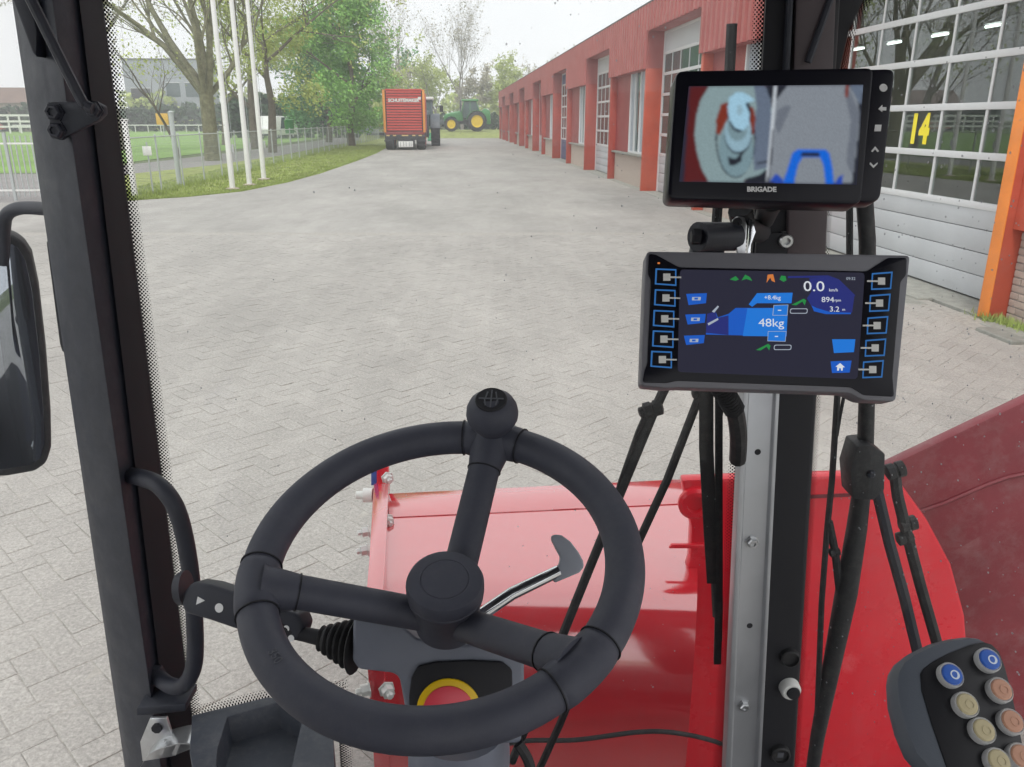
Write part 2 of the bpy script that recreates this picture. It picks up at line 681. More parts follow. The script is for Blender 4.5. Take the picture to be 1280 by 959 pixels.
mat("body_red_wet", (0.66, 0.022, 0.035), 0.16, var=0.05, vscale=3, coat=1.0, ior=2.2, bump=0.03, bscale=9)
MATS["body_red_wet"].node_tree.nodes["Principled BSDF"].inputs["Coat IOR"].default_value = 2.0
mat("dash_grey", (0.042, 0.049, 0.066), 0.6, var=0.05, vscale=20, bump=0.08, bscale=900)
mat("alu", (0.42, 0.43, 0.45), 0.38, metal=0.55, var=0.06, vscale=12)
mat("steel", (0.55, 0.56, 0.57), 0.28, metal=0.9, var=0.1, vscale=30)
mat("chrome", (0.72, 0.74, 0.76), 0.15, metal=1.0)
mat("body_red", (0.78, 0.010, 0.028), 0.25, var=0.06, vscale=3, coat=0.5, ior=1.45, bump=0.02, bscale=14)
mat("body_red_dulled", (0.20, 0.022, 0.032), 0.45, var=0.2, vscale=3, coat=0.1)  # body red dulled in colour, painted reflection of the side glass
mat("plastic_white", (0.75, 0.75, 0.72), 0.35)
mat("blue_sticker", (0.03, 0.07, 0.30), 0.4)
mat("display_body", (0.16, 0.16, 0.18), 0.5, bump=0.05, bscale=900)
mat("display_black", (0.008, 0.008, 0.013), 0.32, ior=1.3)
mat("button_blue", (0.03, 0.13, 0.55), 0.35)
mat("button_orange", (0.62, 0.33, 0.22), 0.4)
mat("button_yellow", (0.58, 0.50, 0.30), 0.4)
mat("button_shell", (0.55, 0.55, 0.55), 0.35)
mat("pod_face", (0.010, 0.010, 0.013), 0.45)
mat("pod_grey", (0.10, 0.115, 0.14), 0.5, bump=0.06, bscale=800)
mat("estop_yellow", (0.80, 0.52, 0.0), 0.4)
mat("estop_red", (0.72, 0.06, 0.09), 0.35)
mat("print_white", (0.75, 0.75, 0.75), 0.5)
mat("mirror_face", (0.42, 0.45, 0.50), 0.02, metal=1.0)
mat("decal_grey", (0.10, 0.105, 0.12), 0.4)


for a_ in (("body_red", .18, .42, 5, .10), ("body_red_dulled", .28, .55, 6, .22), ("body_red_wet", .08, .24, 6, .06), ("cab_grey", .48, .66, 14, .05), ("wheel_foam", .52, .72, 16, .05),
           ("column_plastic", .42, .60, 12, .06), ("display_body", .42, .6, 20, .06), ("dash_grey", .48, .7, 14, .14), ("alu", .30, .5, 18, .0), ("rubber", .5, .8, 20, .12), ("fascia_red", .4, .65, .7, .16), ("column_mid", .4, .65, 1.2, .14), ("column_red", .4, .65, 1.2, .12), ("panel_red", .4, .65, 1.2, .12), ("door_grey", .4, .6, 1.5, .08), ("column_orange", .4, .6, 2.0, .12)):
    worn(*a_)


def glow(name, rgb):
    mat(name, (0.004, 0.004, 0.006), 0.12, emit=rgb, es=1.0)


glow("scr_off", (0.020, 0.020, 0.034))
glow("scr_blue", (0.012, 0.085, 0.42))
glow("scr_blue_lit", (0.015, 0.15, 0.54))
glow("scr_navy", (0.020, 0.026, 0.145))
glow("scr_white", (0.55, 0.58, 0.62))
glow("scr_pale", (0.30, 0.34, 0.40))
glow("scr_green", (0.02, 0.20, 0.05))
glow("scr_orange", (0.50, 0.16, 0.04))
glow("scr_outline", (0.025, 0.11, 0.30))
glow("cam_wall", (0.24, 0.32, 0.32))
glow("cam_side", (0.13, 0.16, 0.21))
glow("cam_red", (0.10, 0.016, 0.016))
glow("cam_rust", (0.20, 0.035, 0.02))
glow("cam_auger", (0.34, 0.55, 0.66))
glow("cam_auger_mid", (0.28, 0.42, 0.48))
glow("cam_auger_low", (0.19, 0.28, 0.30))
glow("cam_dark", (0.02, 0.022, 0.03))
glow("cam_ground", (0.23, 0.25, 0.27))
glow("cam_ground_dim", (0.15, 0.165, 0.19))
glow("cam_blue", (0.01, 0.13, 0.62))
glow("cam_blue_deep", (0.02, 0.07, 0.40))
glow("cam_line", (0.55, 0.58, 0.60))

glass_mat("windscreen", (0.965, 0.975, 0.97), refl=0.30, veil=0.005, ior=1.45)
glass_mat("side_glass", (0.975, 0.985, 0.98), refl=0.8, veil=0.004, ior=1.4, graze=0.5)
glass_mat("door_glass", (0.985, 0.99, 0.985), refl=0.6, veil=0.006, ior=1.25, graze=0.3)
glass_mat("hall_glass", (0.80, 0.86, 0.84), refl=1.0, ior=1.9)
frit_mat("frit_dots")
dm = bpy.data.materials.new("water")
dm.use_nodes = True
db = dm.node_tree.nodes["Principled BSDF"]
db.inputs["Base Color"].default_value = (0.72, 0.75, 0.78, 1)
db.inputs["Roughness"].default_value = 0.08
db.inputs["Alpha"].default_value = 0.42
MATS["water"] = dm

# ================================================================== SETTING: ground
def sheet(name, pts, z, m, kind="structure", parent=None):
    mb = MB()
    mb.add([(p[0], p[1], z) for p in pts], [tuple(range(len(pts)))])
    o = mb.build(name, m, parent, smooth=False)
    # face up
    if o.data.polygons[0].normal.z < 0:
        o.data.flip_normals()
    return tag(o, kind=kind)


def AB(a, b):
    p = RT * a + FH * b
    return (p.x, p.y)


sheet("ground", [(-900, -60), (900, -60), (900, 2500), (-900, 2500)], -0.06, "field")
sheet("sports_pitch", [(-120, 31), (-14.5, 31), (-14.2, 46), (-13.5, 70), (-13.5, 160), (-120, 160)], -0.04, "pitch_turf")
sheet("side_road", [(-60, 19.3), (-9.2, 19.3), (-11.1, 29.7), (-9.78, 35.5), (-8.9, 45), (-8.4, 60), (-8.4, 100), (-11.8, 100), (-12.2, 60), (-12.8, 46.6), (-13.5, 36.5), (-13.8, 30.5), (-60, 30.5)], -0.03, "asphalt")
EDGE = [(-9.0, 19.25), (-7.4, 19.4), (-6.3, 20.3), (-5.34, 21.8), (-4.75, 25), (-4.40, 29.2), (-4.1, 38), (-3.93, 47), (-4.1, 60), (-4.3, 88.5)]
sheet("grass_verge", EDGE + [(-8.35, 88.5), (-8.35, 60), (-8.85, 45), (-9.73, 35.5), (-11.05, 29.7), (-9.15, 19.3)], -0.020, "grass")
BFAR = 13.0
T = [AB(-(0.68 * 1.2 + 0.8), 1.2), AB(0.68 * 1.2 + 0.8, 1.2), AB(5.0, (5.0 - 0.8) / 0.68), (4.52, BFAR - 1.2), AB(3.2, BFAR), AB(-(0.68 * BFAR + 0.8), BFAR)]
IN = 0.15
Ti = [AB(-(0.68 * 1.35 + 0.8 - IN), 1.35), AB(0.68 * 1.35 + 0.8 - IN, 1.35), (4.40, 5.7), (4.40, BFAR - 1.3), AB(3.1, BFAR - IN), AB(-(0.68 * (BFAR - IN) + 0.8 - IN), BFAR - IN)]
yard = thing("yard", None, None, (0, 0, 0))
tag(yard, kind="structure")
sheet("joint_sand", [AB(-1.6, 1.0), AB(1.7, 1.0), (4.9, 5.0), (4.9, BFAR - 1), AB(3.5, BFAR + .3), AB(-(0.68 * BFAR + 0.9), BFAR + .3)], -0.003, "joint_sand", parent=yard)
far = [Ti[5], Ti[4], Ti[3], (5.35, BFAR - 1.3), (5.75, 88.5)] + EDGE[::-1][:-1] + [(-9.0, 19.25), (-60, 19.25), (-60, 12)]
sheet("far_paving", far, -0.004, "far_paver", parent=yard)
sheet("side_paving", [Ti[5], (-60, 12), (-60, -12), AB(0, -12), Ti[0]], -0.004, "far_paver", parent=yard)
sheet("near_paving", [Ti[0], AB(0, -12), (30, -12), (30, 5.0), (5.0, 5.7), Ti[2], Ti[1]], -0.004, "far_paver", parent=yard)


def inside(p, poly):
    r = False
    n = len(poly)
    for i in range(n):
        (x1, y1), (x2, y2) = poly[i], poly[(i + 1) % n]
        if (y1 > p[1]) != (y2 > p[1]) and p[0] < (x2 - x1) * (p[1] - y1) / (y2 - y1) + x1:
            r = not r
    return r


rng = random.Random(3)
BW, ANG = 0.1, R(41)
ca, sa = math.cos(ANG), math.sin(ANG)
bricks = []
for m_ in range(-90, 90):
    for k_ in range(-180, 180):
        for ori in (0, 1):
            i, j = k_ + 2 * m_, k_ - 2 * m_ + ori
            cx, cy = (i + 1.0, j + 0.5) if ori == 0 else (i + 0.5, j + 1.0)
            x = (cx * ca - cy * sa) * BW - 1.0
            y = (cx * sa + cy * ca) * BW + 7.0
            if -11 < x < 4.6 and 0.8 < y < 14 and inside((x, y), T):
                bricks.append((x, y, ori))


def brick_geo(ori, j):
    hx, hy = (BW - 0.0015, BW / 2 - 0.0015) if ori == 0 else (BW / 2 - 0.0015, BW - 0.0015)
    c = 0.004
    z1 = 0.0
    vs = []
    for (sx, sy) in ((-1, -1), (1, -1), (1, 1), (-1, 1)):
        vs.append((sx * hx, sy * hy, -0.03))
    for (sx, sy) in ((-1, -1), (1, -1), (1, 1), (-1, 1)):
        vs.append((sx * hx, sy * hy, z1 - 0.0015))
    for (sx, sy) in ((-1, -1), (1, -1), (1, 1), (-1, 1)):
        vs.append((sx * (hx - c), sy * (hy - c), z1))
    fs = [(8, 9, 10, 11)]
    for a in range(4):
        b = (a + 1) % 4
        fs += [(a, b, b + 4, a + 4), (a + 4, b + 4, b + 8, a + 8)]
    return vs, fs


# the 300 that show largest in the photograph (not behind the cab) become bricks of their own
def vis_size(b):
    w = V3((b[0], b[1], 0)) - CAM
    d = w.dot(FW)
    if d <= 0.1:
        return -1
    u = 640 + FOC * w.dot(RT) / d
    v = 479.5 - FOC * w.dot(UP) / d
    if not (-5 < u < 1285 and -5 < v < 965):
        return -1
    hid = (60 + (v - 300) * 0.147 < u < 215 and v > 250) or (v > 600 and u > 460) or (u < 64 and v < 600) or (v > 880 and u > 150)
    hid = hid or ((u - 550) ** 2 / 255 ** 2 + (v - 737) ** 2 / 210 ** 2 < 1 and (u - 550) ** 2 / 200 ** 2 + (v - 735) ** 2 / 150 ** 2 > 1)
    return -1 if hid else 1.0 / d


order = sorted(range(len(bricks)), key=lambda i: -vis_size(bricks[i]))
single = set(order[:300])
proto = {}
for ori in (0, 1):
    vs, fs = brick_geo(ori, 0)
    me = bpy.data.meshes.new("brick")
    me.from_pydata(vs, [], fs)
    me.materials.append(MATS["paver_single"])
    proto[ori] = me
allb = MB()
allb.tone = []
for i, (x, y, ori) in enumerate(bricks):
    tx, ty, dz = rng.uniform(-.02, .02), rng.uniform(-.02, .02), rng.uniform(-.0015, .0015)
    rz = ANG + rng.uniform(-.02, .02)
    if i in single:
        o = bpy.data.objects.new("brick", proto[ori])
        o.location = (x, y, dz)
        o.rotation_euler = (tx, ty, rz)
        COL.objects.link(o)
        o.parent = yard
    else:
        vs, fs = brick_geo(ori, 0)
        c_, s_ = math.cos(rz), math.sin(rz)
        allb.add([(x + a * c_ - b * s_, y + a * s_ + b * c_, c + dz + a * tx + b * ty) for a, b, c in vs], fs)
        allb.tone += [rng.random()] * len(fs)
tag(allb.build("paving_bricks", "paver", yard, smooth=False, normals=False), kind="stuff")

# grassy rise at the far end of the yard
mb = MB()
secs = []
for x in range(-9, 43, 3):
    j = math.sin(x * 0.9) * 0.3
    secs.append([(x, 88 + j, -0.05), (x, 90 + j, .28), (x, 92.5 + j, .56), (x, 100, .66), (x, 150, .7), (x, 152, -0.06)])
n = 6
for q in secs:
    mb.v += [V3(p) for p in q]
for i in range(len(secs) - 1):
    for j in range(n - 1):
        mb.f.append((i * n + j, (i + 1) * n + j, (i + 1) * n + j + 1, i * n + j + 1))
tag(mb.build("grass_bank", "grass", ang=80), kind="structure")

# blades of grass on the verge and weeds at the wall foot
mb = MB()
for _ in range(34000):
    y = 19.3 + (rng.random() ** 1.6) * 45
    xr = None
    for (x1, y1), (x2, y2) in zip(EDGE[:-1], EDGE[1:]):
        if y1 <= y <= y2:
            xr = x1 + (x2 - x1) * (y - y1) / (y2 - y1)
    if xr is None:
        continue
    x = xr - (rng.random() ** 1.3) * (xr + 8.7) if rng.random() < .8 else xr - rng.random() * .25
    if x < -9.2:
        continue
    tall = 0.015 + 0.03 * rng.random() + (0.12 * rng.random() if abs(x + 7.4) < .35 else 0)
    a = rng.random() * 6.28
    w = 0.004 + y * 0.0004
    dx, dy = math.cos(a) * w, math.sin(a) * w
    lx, ly = rng.uniform(-.03, .03), rng.uniform(-.03, .03)
    mb.add([(x - dx, y - dy, -.02), (x + dx, y + dy, -.02), (x + lx, y + ly, tall)], [(0, 1, 2)])
tag(mb.build("verge_grass", "grass_blade", smooth=False, normals=False), kind="stuff")

# ================================================================== BUILDING
BANG = -math.atan(0.0058)
hall = thing("workshop_building", "long low red workshop with ribbed fascia, orange fins and grey sectional doors along the right", "building", (4.92, 0, 0), rz=BANG)


def bx(name, lo, hi, m, parent=hall, bev=0.0, label=None):
    o = MB().box(lo, hi).build(name, m, parent, bev=bev, local=True, smooth=bev > 0)
    return tag(o, label)


BY = [2.3, 7.0, 11.82, 16.5, 21.1, 25.9, 30.5, 35.5, 40.3, 45.3, 50.3, 55.3, 60.2, 65.1, 70.1, 75.0, 80.0, 84.9]
HI, LOW, TOP = 3.84, 2.99, 4.45


def ribbed(y0, y1, z0, z1):
    """trapezoidal sheet with a box behind it"""
    mb = MB()
    prof = []
    pitch = 0.30
    n = max(1, round((y1 - y0) / pitch))
    p = (y1 - y0) / n
    for i in range(n):
        a = y0 + i * p
        prof += [(-.004, a + .002), (-.004, a + p * .42), (-.07, a + p * .50), (-.07, a + p * .92)]
    prof.append((-.004, y1 - .002))
    k = len(prof)
    mb.v = [V3((x, y, z0)) for x, y in prof] + [V3((x, y, z1)) for x, y in prof]
    mb.f = [(i, i + 1, i + 1 + k, i + k) for i in range(k - 1)]
    mb.box((0, y0 + .002, z0), (.40, y1 - .002, z1))
    return mb


for i in range(len(BY) - 1):
    y0, y1 = BY[i], BY[i + 1]
    door = (i % 2 == 1)
    tag(ribbed(y0, y1, HI if door else LOW, TOP).build("fascia_panel", "fascia_red", hall, smooth=False, local=True, normals=False))
    if door:
        dm_ = "door_blue" if i == 7 else "door_grey"
        X = 0.38
        big = (i == 1)
        fr = bx("sectional_door", (X + .02, y0 - .1, 0), (X + .05, y0 + .12, HI), "frame_white")
        MBx = MB().box((X + .02, y1 - .12, 0), (X + .05, y1 + .1, HI)).build("door_frame", "frame_white", fr, local=True, smooth=False)
        ya, yb = y0 + .12, y1 - .12
        # solid sections below
        for q in range(4):
            za = .02 + q * .2275
            mb = MB().box((X + .03, ya, za + .004), (X + .07, yb, za + .2235))
            mb.build("panel", dm_, fr, bev=.003, local=True)
        if y0 < 36:
            rows = [.93 + .48 * r for r in range(7)]
            np_ = 6
            mul = [7.25 + .77 * c for c in range(7)] if big else [ya + (yb - ya) * c / np_ for c in range(np_ + 1)]
            for r in range(7):
                z = rows[r]
                MB().box((X + .02, ya, z - .035), (X + .07, yb, z + .035)).build("rail", "frame_white", fr, local=True, bev=.004)
            nr = 6 if big else 5
            for r in range(nr):
                za, zb = rows[r] + .035, rows[r + 1] - .035
                for c in range(np_ + 1):
                    MB().box((X + .03, mul[c] - .018, za), (X + .06, mul[c] + .018, zb)).build("mullion", "frame_white", fr, local=True, smooth=False)
                for c in range(np_):
                    MB().box((X + .042, mul[c] + .018, za), (X + .048, mul[c + 1] - .018, zb)).build("pane", "hall_glass" if big else "dark_glass", fr, local=True, smooth=False)
            if not big:
                MB().box((X + .03, ya, rows[5] + .037), (X + .06, yb, HI)).build("panel", dm_, fr, local=True, smooth=False)
            if big:
                m_ = hall_mw = WM[hall] @ Matrix.Translation((X + .040, 9.20, 1.645)) @ Matrix(((0, 0, -1, 0), (-1, 0, 0, 0), (0, 1, 0, 0), (0, 0, 0, 1)))
                text("door_number", "14", "yellow_number", m_, 0.42, fr, extrude=.001, sx=0.86, bold=.024, sp=1.18)
        else:
            MB().box((X + .03, ya, .94), (X + .06, yb, HI)).build("panel", dm_ if i == 7 else "panel_red", fr, local=True, smooth=False)
        if i > 1:
            bx("back_wall", (X + .2, y0, 0), (X + .3, y1, HI), "hall_dark")
    else:
        first = i == 0
        for ya, nm in ((y0, 0), (y1 - .15, 1)):
            if first and nm == 0:
                continue
            
            bx("column", (0, ya + .002, 0), (.44 if not first else .30, ya + .148, LOW if not first else LOW), "column_mid" if first else ("column_mid" if ya < 25 else "column_red"), bev=.006,
               label="nearest orange-red column beside the numbered door" if first else None)
        a, b = y0 + .152, y1 - .152
        if first:
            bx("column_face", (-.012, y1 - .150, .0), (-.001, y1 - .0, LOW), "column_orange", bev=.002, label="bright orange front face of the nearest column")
            br = bx("brick_wall", (.175, a, 0), (.40, b, .80), "mortar")
            rowh, bl = .0667, .225
            vs, fs = None, None
            me = None
            for r in range(12):
                for c in range(9):
                    ye = b - .006 - c * bl - (bl / 2 if r % 2 else 0)
                    yl = bl - .012
                    if r % 2 and c == 0:
                        yy0, yy1 = b - bl / 2 + .006, b - .004
                        MB().box((.160, yy0, r * rowh + .006), (.18, yy1, (r + 1) * rowh - .006)).build("brick", "brick_cream", br, local=True, bev=.003, seg=1)
                    o = None
                    if me is None:
                        o = MB().box((.160, 0, .006), (.18, yl, rowh - .006)).build("brick", "brick_cream", br, local=True, bev=.003, seg=1)
                        me = o.data
                    else:
                        o = bpy.data.objects.new("brick", me)
                        COL.objects.link(o)
                        o.parent = br
                    o.location = (rng.uniform(-.002, .002), ye - yl, r * rowh)
            bx("spandrel_panel", (.07, a, .83), (.30, b, LOW), "column_mid")
        else:
            br = bx("brick_wall", (.20, a, 0), (.40, b, .82), "brick_cream")
            bx("sill", (.08, a, .822), (.42, b, .875), "slab", bev=.004)
            ym = a + 2.5
            bx("wall_panel", (.20, ym + .03, .877), (.30, b, LOW), "panel_red")
            w = bx("window", (.18, a, .877), (.26, a + .06, LOW), "frame_white")
            nx = 4
            for c in range(1, nx + 1):
                yy = a + (ym - a) * c / nx
                MB().box((.18, yy - .03, .877), (.26, yy + .03, LOW)).build("frame", "frame_white", w, local=True, smooth=False)
            for c in range(nx):
                p0, p1 = a + (ym - a) * c / nx + .032, a + (ym - a) * (c + 1) / nx - .032
                MB().box((.225, p0 if c else a + .062, .93), (.235, p1, LOW)).build("pane", "dark_glass" if c in (0, 2) else "wall_grey", w, local=True, smooth=False)
            MB().box((.185, a + .062, .878), (.255, ym - .04, .93)).build("frame", "frame_white", w, local=True, smooth=False)
bx("roof", (-.05, 2.3, TOP + .002), (14, 85.0, TOP + .05), "roof_dark")
bx("end_wall", (.02, 84.91, 0), (14, 85.1, TOP), "panel_red")
bx("near_wall", (.45, 2.3, 0), (.5, 6.9, TOP), "panel_red")
bx("threshold", (.002, 2.3, -.05), (.5, 84.9, .004), "slab")
# inside of the hall seen through the numbered door
bx("hall_floor", (.5, 2.4, -.02), (13.9, 26.4, .02), "slab")
bx("hall_back", (13.8, 2.4, .02), (13.9, 26.4, TOP), "hall_dark")
bx("hall_side", (.72, 26.3, .02), (13.8, 26.4, TOP), "hall_dark")
bx("hall_side", (.5, 2.42, .02), (13.8, 2.5, TOP), "hall_dark")
for y, where in ((16.61, "rightmost, nearest to the orange column"), (18.5, "second from the right"), (20.41, "second from the left"), (22.22, "leftmost, beside the black cab corner")):
    t = thing("ceiling_lamp", "white tube lamp lit inside the hall, " + where, "lamp", (11.0, y, 3.56), group="tube lamps inside the workshop hall")
    MB().box((-.08, -.31, .045), (.08, .31, .10)).build("housing", "frame_white", t, local=True, smooth=False)
    MB().tube([(0, -.30, .0), (0, .30, .0)], .028, 8).build("tube", "lamp_tube", t, local=True)
    MB().bar((0, -.25, .10), (0, -.25, .89), .012, .012).bar((0, .25, .10), (0, .25, .89), .012, .012).build("hanger", "frame_white", t, local=True, smooth=False)

# concrete slabs along the wall foot
pav = thing("slab_strip", None, None, (4.6, 0, 0))
tag(pav, kind="structure")
y = 3.5
sp = None
while y < 10.5:
    for r, (xa, xb) in enumerate(((4.56, 4.74), (4.75, 4.915))):
        ln = .5
        yy = y + (.22 if r else 0)
        o = MB().box((xa + .0058 * yy, yy + .008, -.04), (xb + .0058 * yy, yy + ln - .008, .006 + rng.uniform(-.004, .006))).build("slab", "slab", pav, bev=.008, seg=1)
        o.rotation_euler = (rng.uniform(-.006, .006), 0, 0)
    y += .5
mb = MB()
for _ in range(900):
    c = rng.choice([(4.97, 6.78), (5.0, 6.6), (5.02, 6.4), (5.05, 5.9)])
    x, y = c[0] + rng.gauss(0, .05), c[1] + rng.gauss(0, .14)
    a = rng.random() * 6.28
    h = .02 + .07 * rng.random()
    mb.add([(x - math.cos(a) * .006, y - math.sin(a) * .006, 0), (x + math.cos(a) * .006, y + math.sin(a) * .006, 0), (x + rng.uniform(-.05, .05), y + rng.uniform(-.05, .05), h)], [(0, 1, 2)])
tag(mb.build("weeds", "grass_blade", smooth=False, normals=False), kind="stuff")


# ================================================================== TREES
def make_tree(label, base, h, r0, levels=4, fork=0.3, spread=0.55, kids=(3, 4), leaf=None, nleaf=0, lsize=.12, bark="bark", seed=1, group="trees beyond the fence", limbs=None, up=0.25, crown=None, twig=3, cat="tree"):
    rg = random.Random(seed)
    t = thing("tree", label, cat, base, group)
    wood, tips = MB(), []
    tw = MB()

    def branch(p, d, ln, r, lv):
        n = 4 if lv <= 1 else 3
        path = [p]
        q = p.copy()
        dd = d.copy()
        for i in range(n):
            dd = (dd + V3((rg.gauss(0, .13), rg.gauss(0, .13), rg.gauss(0, .07) + up * .12))).normalized()
            q = q + dd * (ln / n)
            path.append(q.copy())
        rr = [r * (1 - .55 * i / n) for i in range(n + 1)]
        (wood if lv <= 2 else tw).tube(path, rr, 7 if lv <= 1 else (4 if lv == 2 else 3), caps=lv <= 1)
        if lv >= levels:
            tips.append((path[1], path[-1]))
            return
        for _ in range(rg.randint(*kids)):
            f = rg.uniform(.35, 1.0)
            i = min(n - 1, int(f * n))
            s = path[i].lerp(path[i + 1], f * n - i)
            side = V3((rg.gauss(0, 1), rg.gauss(0, 1), rg.gauss(0, .6)))
            nd = (dd * (1 - spread) + side.normalized() * spread + V3((0, 0, up * .5))).normalized()
            branch(s, nd, ln * rg.uniform(.55, .8), rr[i] * rg.uniform(.45, .65), lv + 1)
        branch(path[-1], dd, ln * .75, rr[-1] * .95, lv + 1)

    if limbs:
        wood.tube([(0, 0, -.1), (0, 0, h * fork * .5), (0, 0, h * fork)], [r0 * 1.25, r0, r0 * .95], 10)
        for (dx, dy, k) in limbs:
            branch(V3((dx * .15, dy * .15, h * fork * rg.uniform(.8, 1))), V3((dx, dy, 1)).normalized(), h * .36 * k, r0 * .55 * k, 1)
    else:
        branch(V3((0, 0, -.1)), V3((rg.gauss(0, .04), rg.gauss(0, .04), 1)).normalized(), h * .45, r0, 0)
    wood.build("trunk", bark, t, local=True)
    if tw.v:
        tag(tw.build("twigs", bark, t, local=True, normals=False), kind="stuff")
    if leaf and nleaf:
        lf = MB()
        lf.tone = []
        cen = None
        for _ in range(nleaf):
            if crown and rg.random() < .8:
                # lumps spread through the crown's volume
                c = rg.choice(crown)
                a = V3((rg.gauss(0, 1), rg.gauss(0, 1), rg.gauss(0, 1))).normalized() * (c[3] * rg.random() ** .4)
                p = V3(c[:3]) + a * V3((1, 1, .8)).length / 1.6
            else:
                a, b = rg.choice(tips)
                p = a.lerp(b, rg.random()) + V3((rg.gauss(0, .2), rg.gauss(0, .2), rg.gauss(0, .2)))
            s = lsize * rg.uniform(.6, 1.4)
            n_ = V3((rg.gauss(0, 1), rg.gauss(0, 1), rg.gauss(.4, 1))).normalized()
            x = n_.cross(V3((rg.random(), rg.random(), rg.random()))).normalized() * s
            y_ = n_.cross(x)
            lf.add([p - x, p - y_ * .6, p + x, p + y_ * .6], [(0, 1, 2, 3)])
        lf.tone = None
        tag(lf.build("crown", leaf, t, local=True, smooth=False, normals=False), kind="stuff")
    return t


def lumps(seed, n, rx, rz, z0, r):
    rg = random.Random(seed)
    out = []
    for _ in range(n):
        a, b = rg.random() * 6.28, rg.random() ** .5
        z = z0 + rg.random() * rz
        k = 1 - ((z - z0) / rz - .4) ** 2 * 1.1
        out.append((math.cos(a) * b * rx * k, math.sin(a) * b * rx * k, z, r * rg.uniform(.6, 1.2)))
    return out


make_tree("large bare tree with many spreading limbs behind the leftmost flagpole", (-10.9, 39.9, 0), 13, .32, levels=6, fork=.24, spread=.45, kids=(2, 3),
          limbs=[(-.75, .1, 1.05), (-.35, -.2, 1.1), (.05, .2, 1.15), (.4, 0, 1.1), (.15, -.4, .9), (-.5, .5, .9), (.6, .4, .8)], bark="bark_green", leaf="leaf_bud", nleaf=5200, lsize=.07, seed=5)
make_tree("budding yellow-green tree right of the flagpoles", (-10.2, 50, 0), 12.5, .28, levels=4, kids=(3, 4), leaf="leaf_bud", nleaf=11000, lsize=.085, seed=11, crown=lumps(2, 34, 3.3, 8.5, 2.8, 1.1))
make_tree("dense fresh green tree left of the red trailer", (-6.9, 62, 0), 11, .32, levels=3, kids=(3, 4), leaf="leaf_spring", nleaf=27000, lsize=.105, seed=21, crown=lumps(4, 46, 3.0, 9.5, 1.4, 1.15))
make_tree("tall dark green tree behind the fresh green tree", (-10.2, 74, 0), 11, .3, levels=3, kids=(3, 4), leaf="leaf_deep", nleaf=20000, lsize=.125, seed=23, crown=lumps(6, 40, 3.6, 9.5, .8, 1.3))
make_tree("pale bare tree standing left of centre behind the red trailer", (-4.9, 101, .6), 12.5, .24, levels=5, kids=(3, 3), spread=.4, up=.5, bark="bark_pale", leaf="leaf_tan", nleaf=1500, lsize=.1, seed=31)
make_tree("tall bare tree rising behind the green tractor", (2.1, 106, .6), 12.5, .24, levels=5, kids=(3, 4), spread=.42, up=.5, bark="bark_pale", leaf="leaf_tan", nleaf=1800, lsize=.1, seed=32)
make_tree("loose budding tree between the trailer and the green tractor", (-1.0, 112, .6), 9.5, .2, levels=4, kids=(3, 3), bark="bark_pale", leaf="leaf_bud", nleaf=3200, lsize=.14, seed=33)
make_tree("pale green tree right of the green tractor", (7.6, 116, .6), 8, .18, levels=4, kids=(3, 3), bark="bark_pale", leaf="leaf_bud", nleaf=4200, lsize=.15, seed=34)
make_tree("grey twiggy tree over the far end of the workshop roof", (13.5, 124, .6), 11, .2, levels=4, kids=(3, 3), bark="bark_pale", leaf="leaf_tan", nleaf=1800, lsize=.13, seed=35)
make_tree("yellow-green bushy tree just behind the red trailer top", (-5.6, 88, .1), 7, .18, levels=3, kids=(3, 3), leaf="leaf_bud", nleaf=5000, lsize=.14, seed=36, crown=lumps(8, 16, 2.1, 4.6, 1.2, .9))
make_tree("thin sapling behind the grey fence post", (-13.2, 42.5, 0), 8, .09, levels=4, kids=(2, 3), bark="bark", leaf="leaf_bud", nleaf=700, lsize=.07, seed=37)
make_tree("bare tree with pale buds beside the black windscreen edge", (-20.5, 55, 0), 15, .32, levels=5, kids=(2, 3), bark="bark_pale", leaf="leaf_tan", nleaf=5000, lsize=.08, seed=38)
make_tree("twiggy tree with yellow buds left of the large bare tree", (-17.0, 66, 0), 14, .3, levels=5, kids=(2, 3), bark="bark", leaf="leaf_bud", nleaf=7000, lsize=.09, seed=39)
make_tree("tall twiggy tree behind the flagpoles", (-13.0, 58, 0), 15, .3, levels=5, kids=(2, 3), bark="bark", leaf="leaf_bud", nleaf=8000, lsize=.09, seed=40)
make_tree("small bare tree beyond the steel bars at the far left", (-24.0, 36.5, 0), 8.5, .12, levels=4, kids=(3, 3), spread=.5, bark="bark_pale", leaf="leaf_tan", nleaf=400, lsize=.06, seed=41)
WHERE = ["behind the mesh fence, farthest left", "left behind the red trailer", "just right of the red trailer", "right above the green tractor", "between tractor and workshop end", "over the workshop roof end, farthest right"]
for i, (x, y, h) in enumerate([(-14, 120, 8), (-9, 126, 9), (-3.5, 128, 7.5), (4.5, 130, 8), (11, 132, 8), (18, 130, 9)]):
    make_tree("hazy budding tree in the row beyond the yard, " + WHERE[i], (x, y, .5), h, .16, levels=4, kids=(2, 3), bark="bark_pale", leaf=("leaf_bud", "leaf_tan")[i % 2], nleaf=2600, lsize=.19, seed=50 + i, group="row of trees beyond the yard")


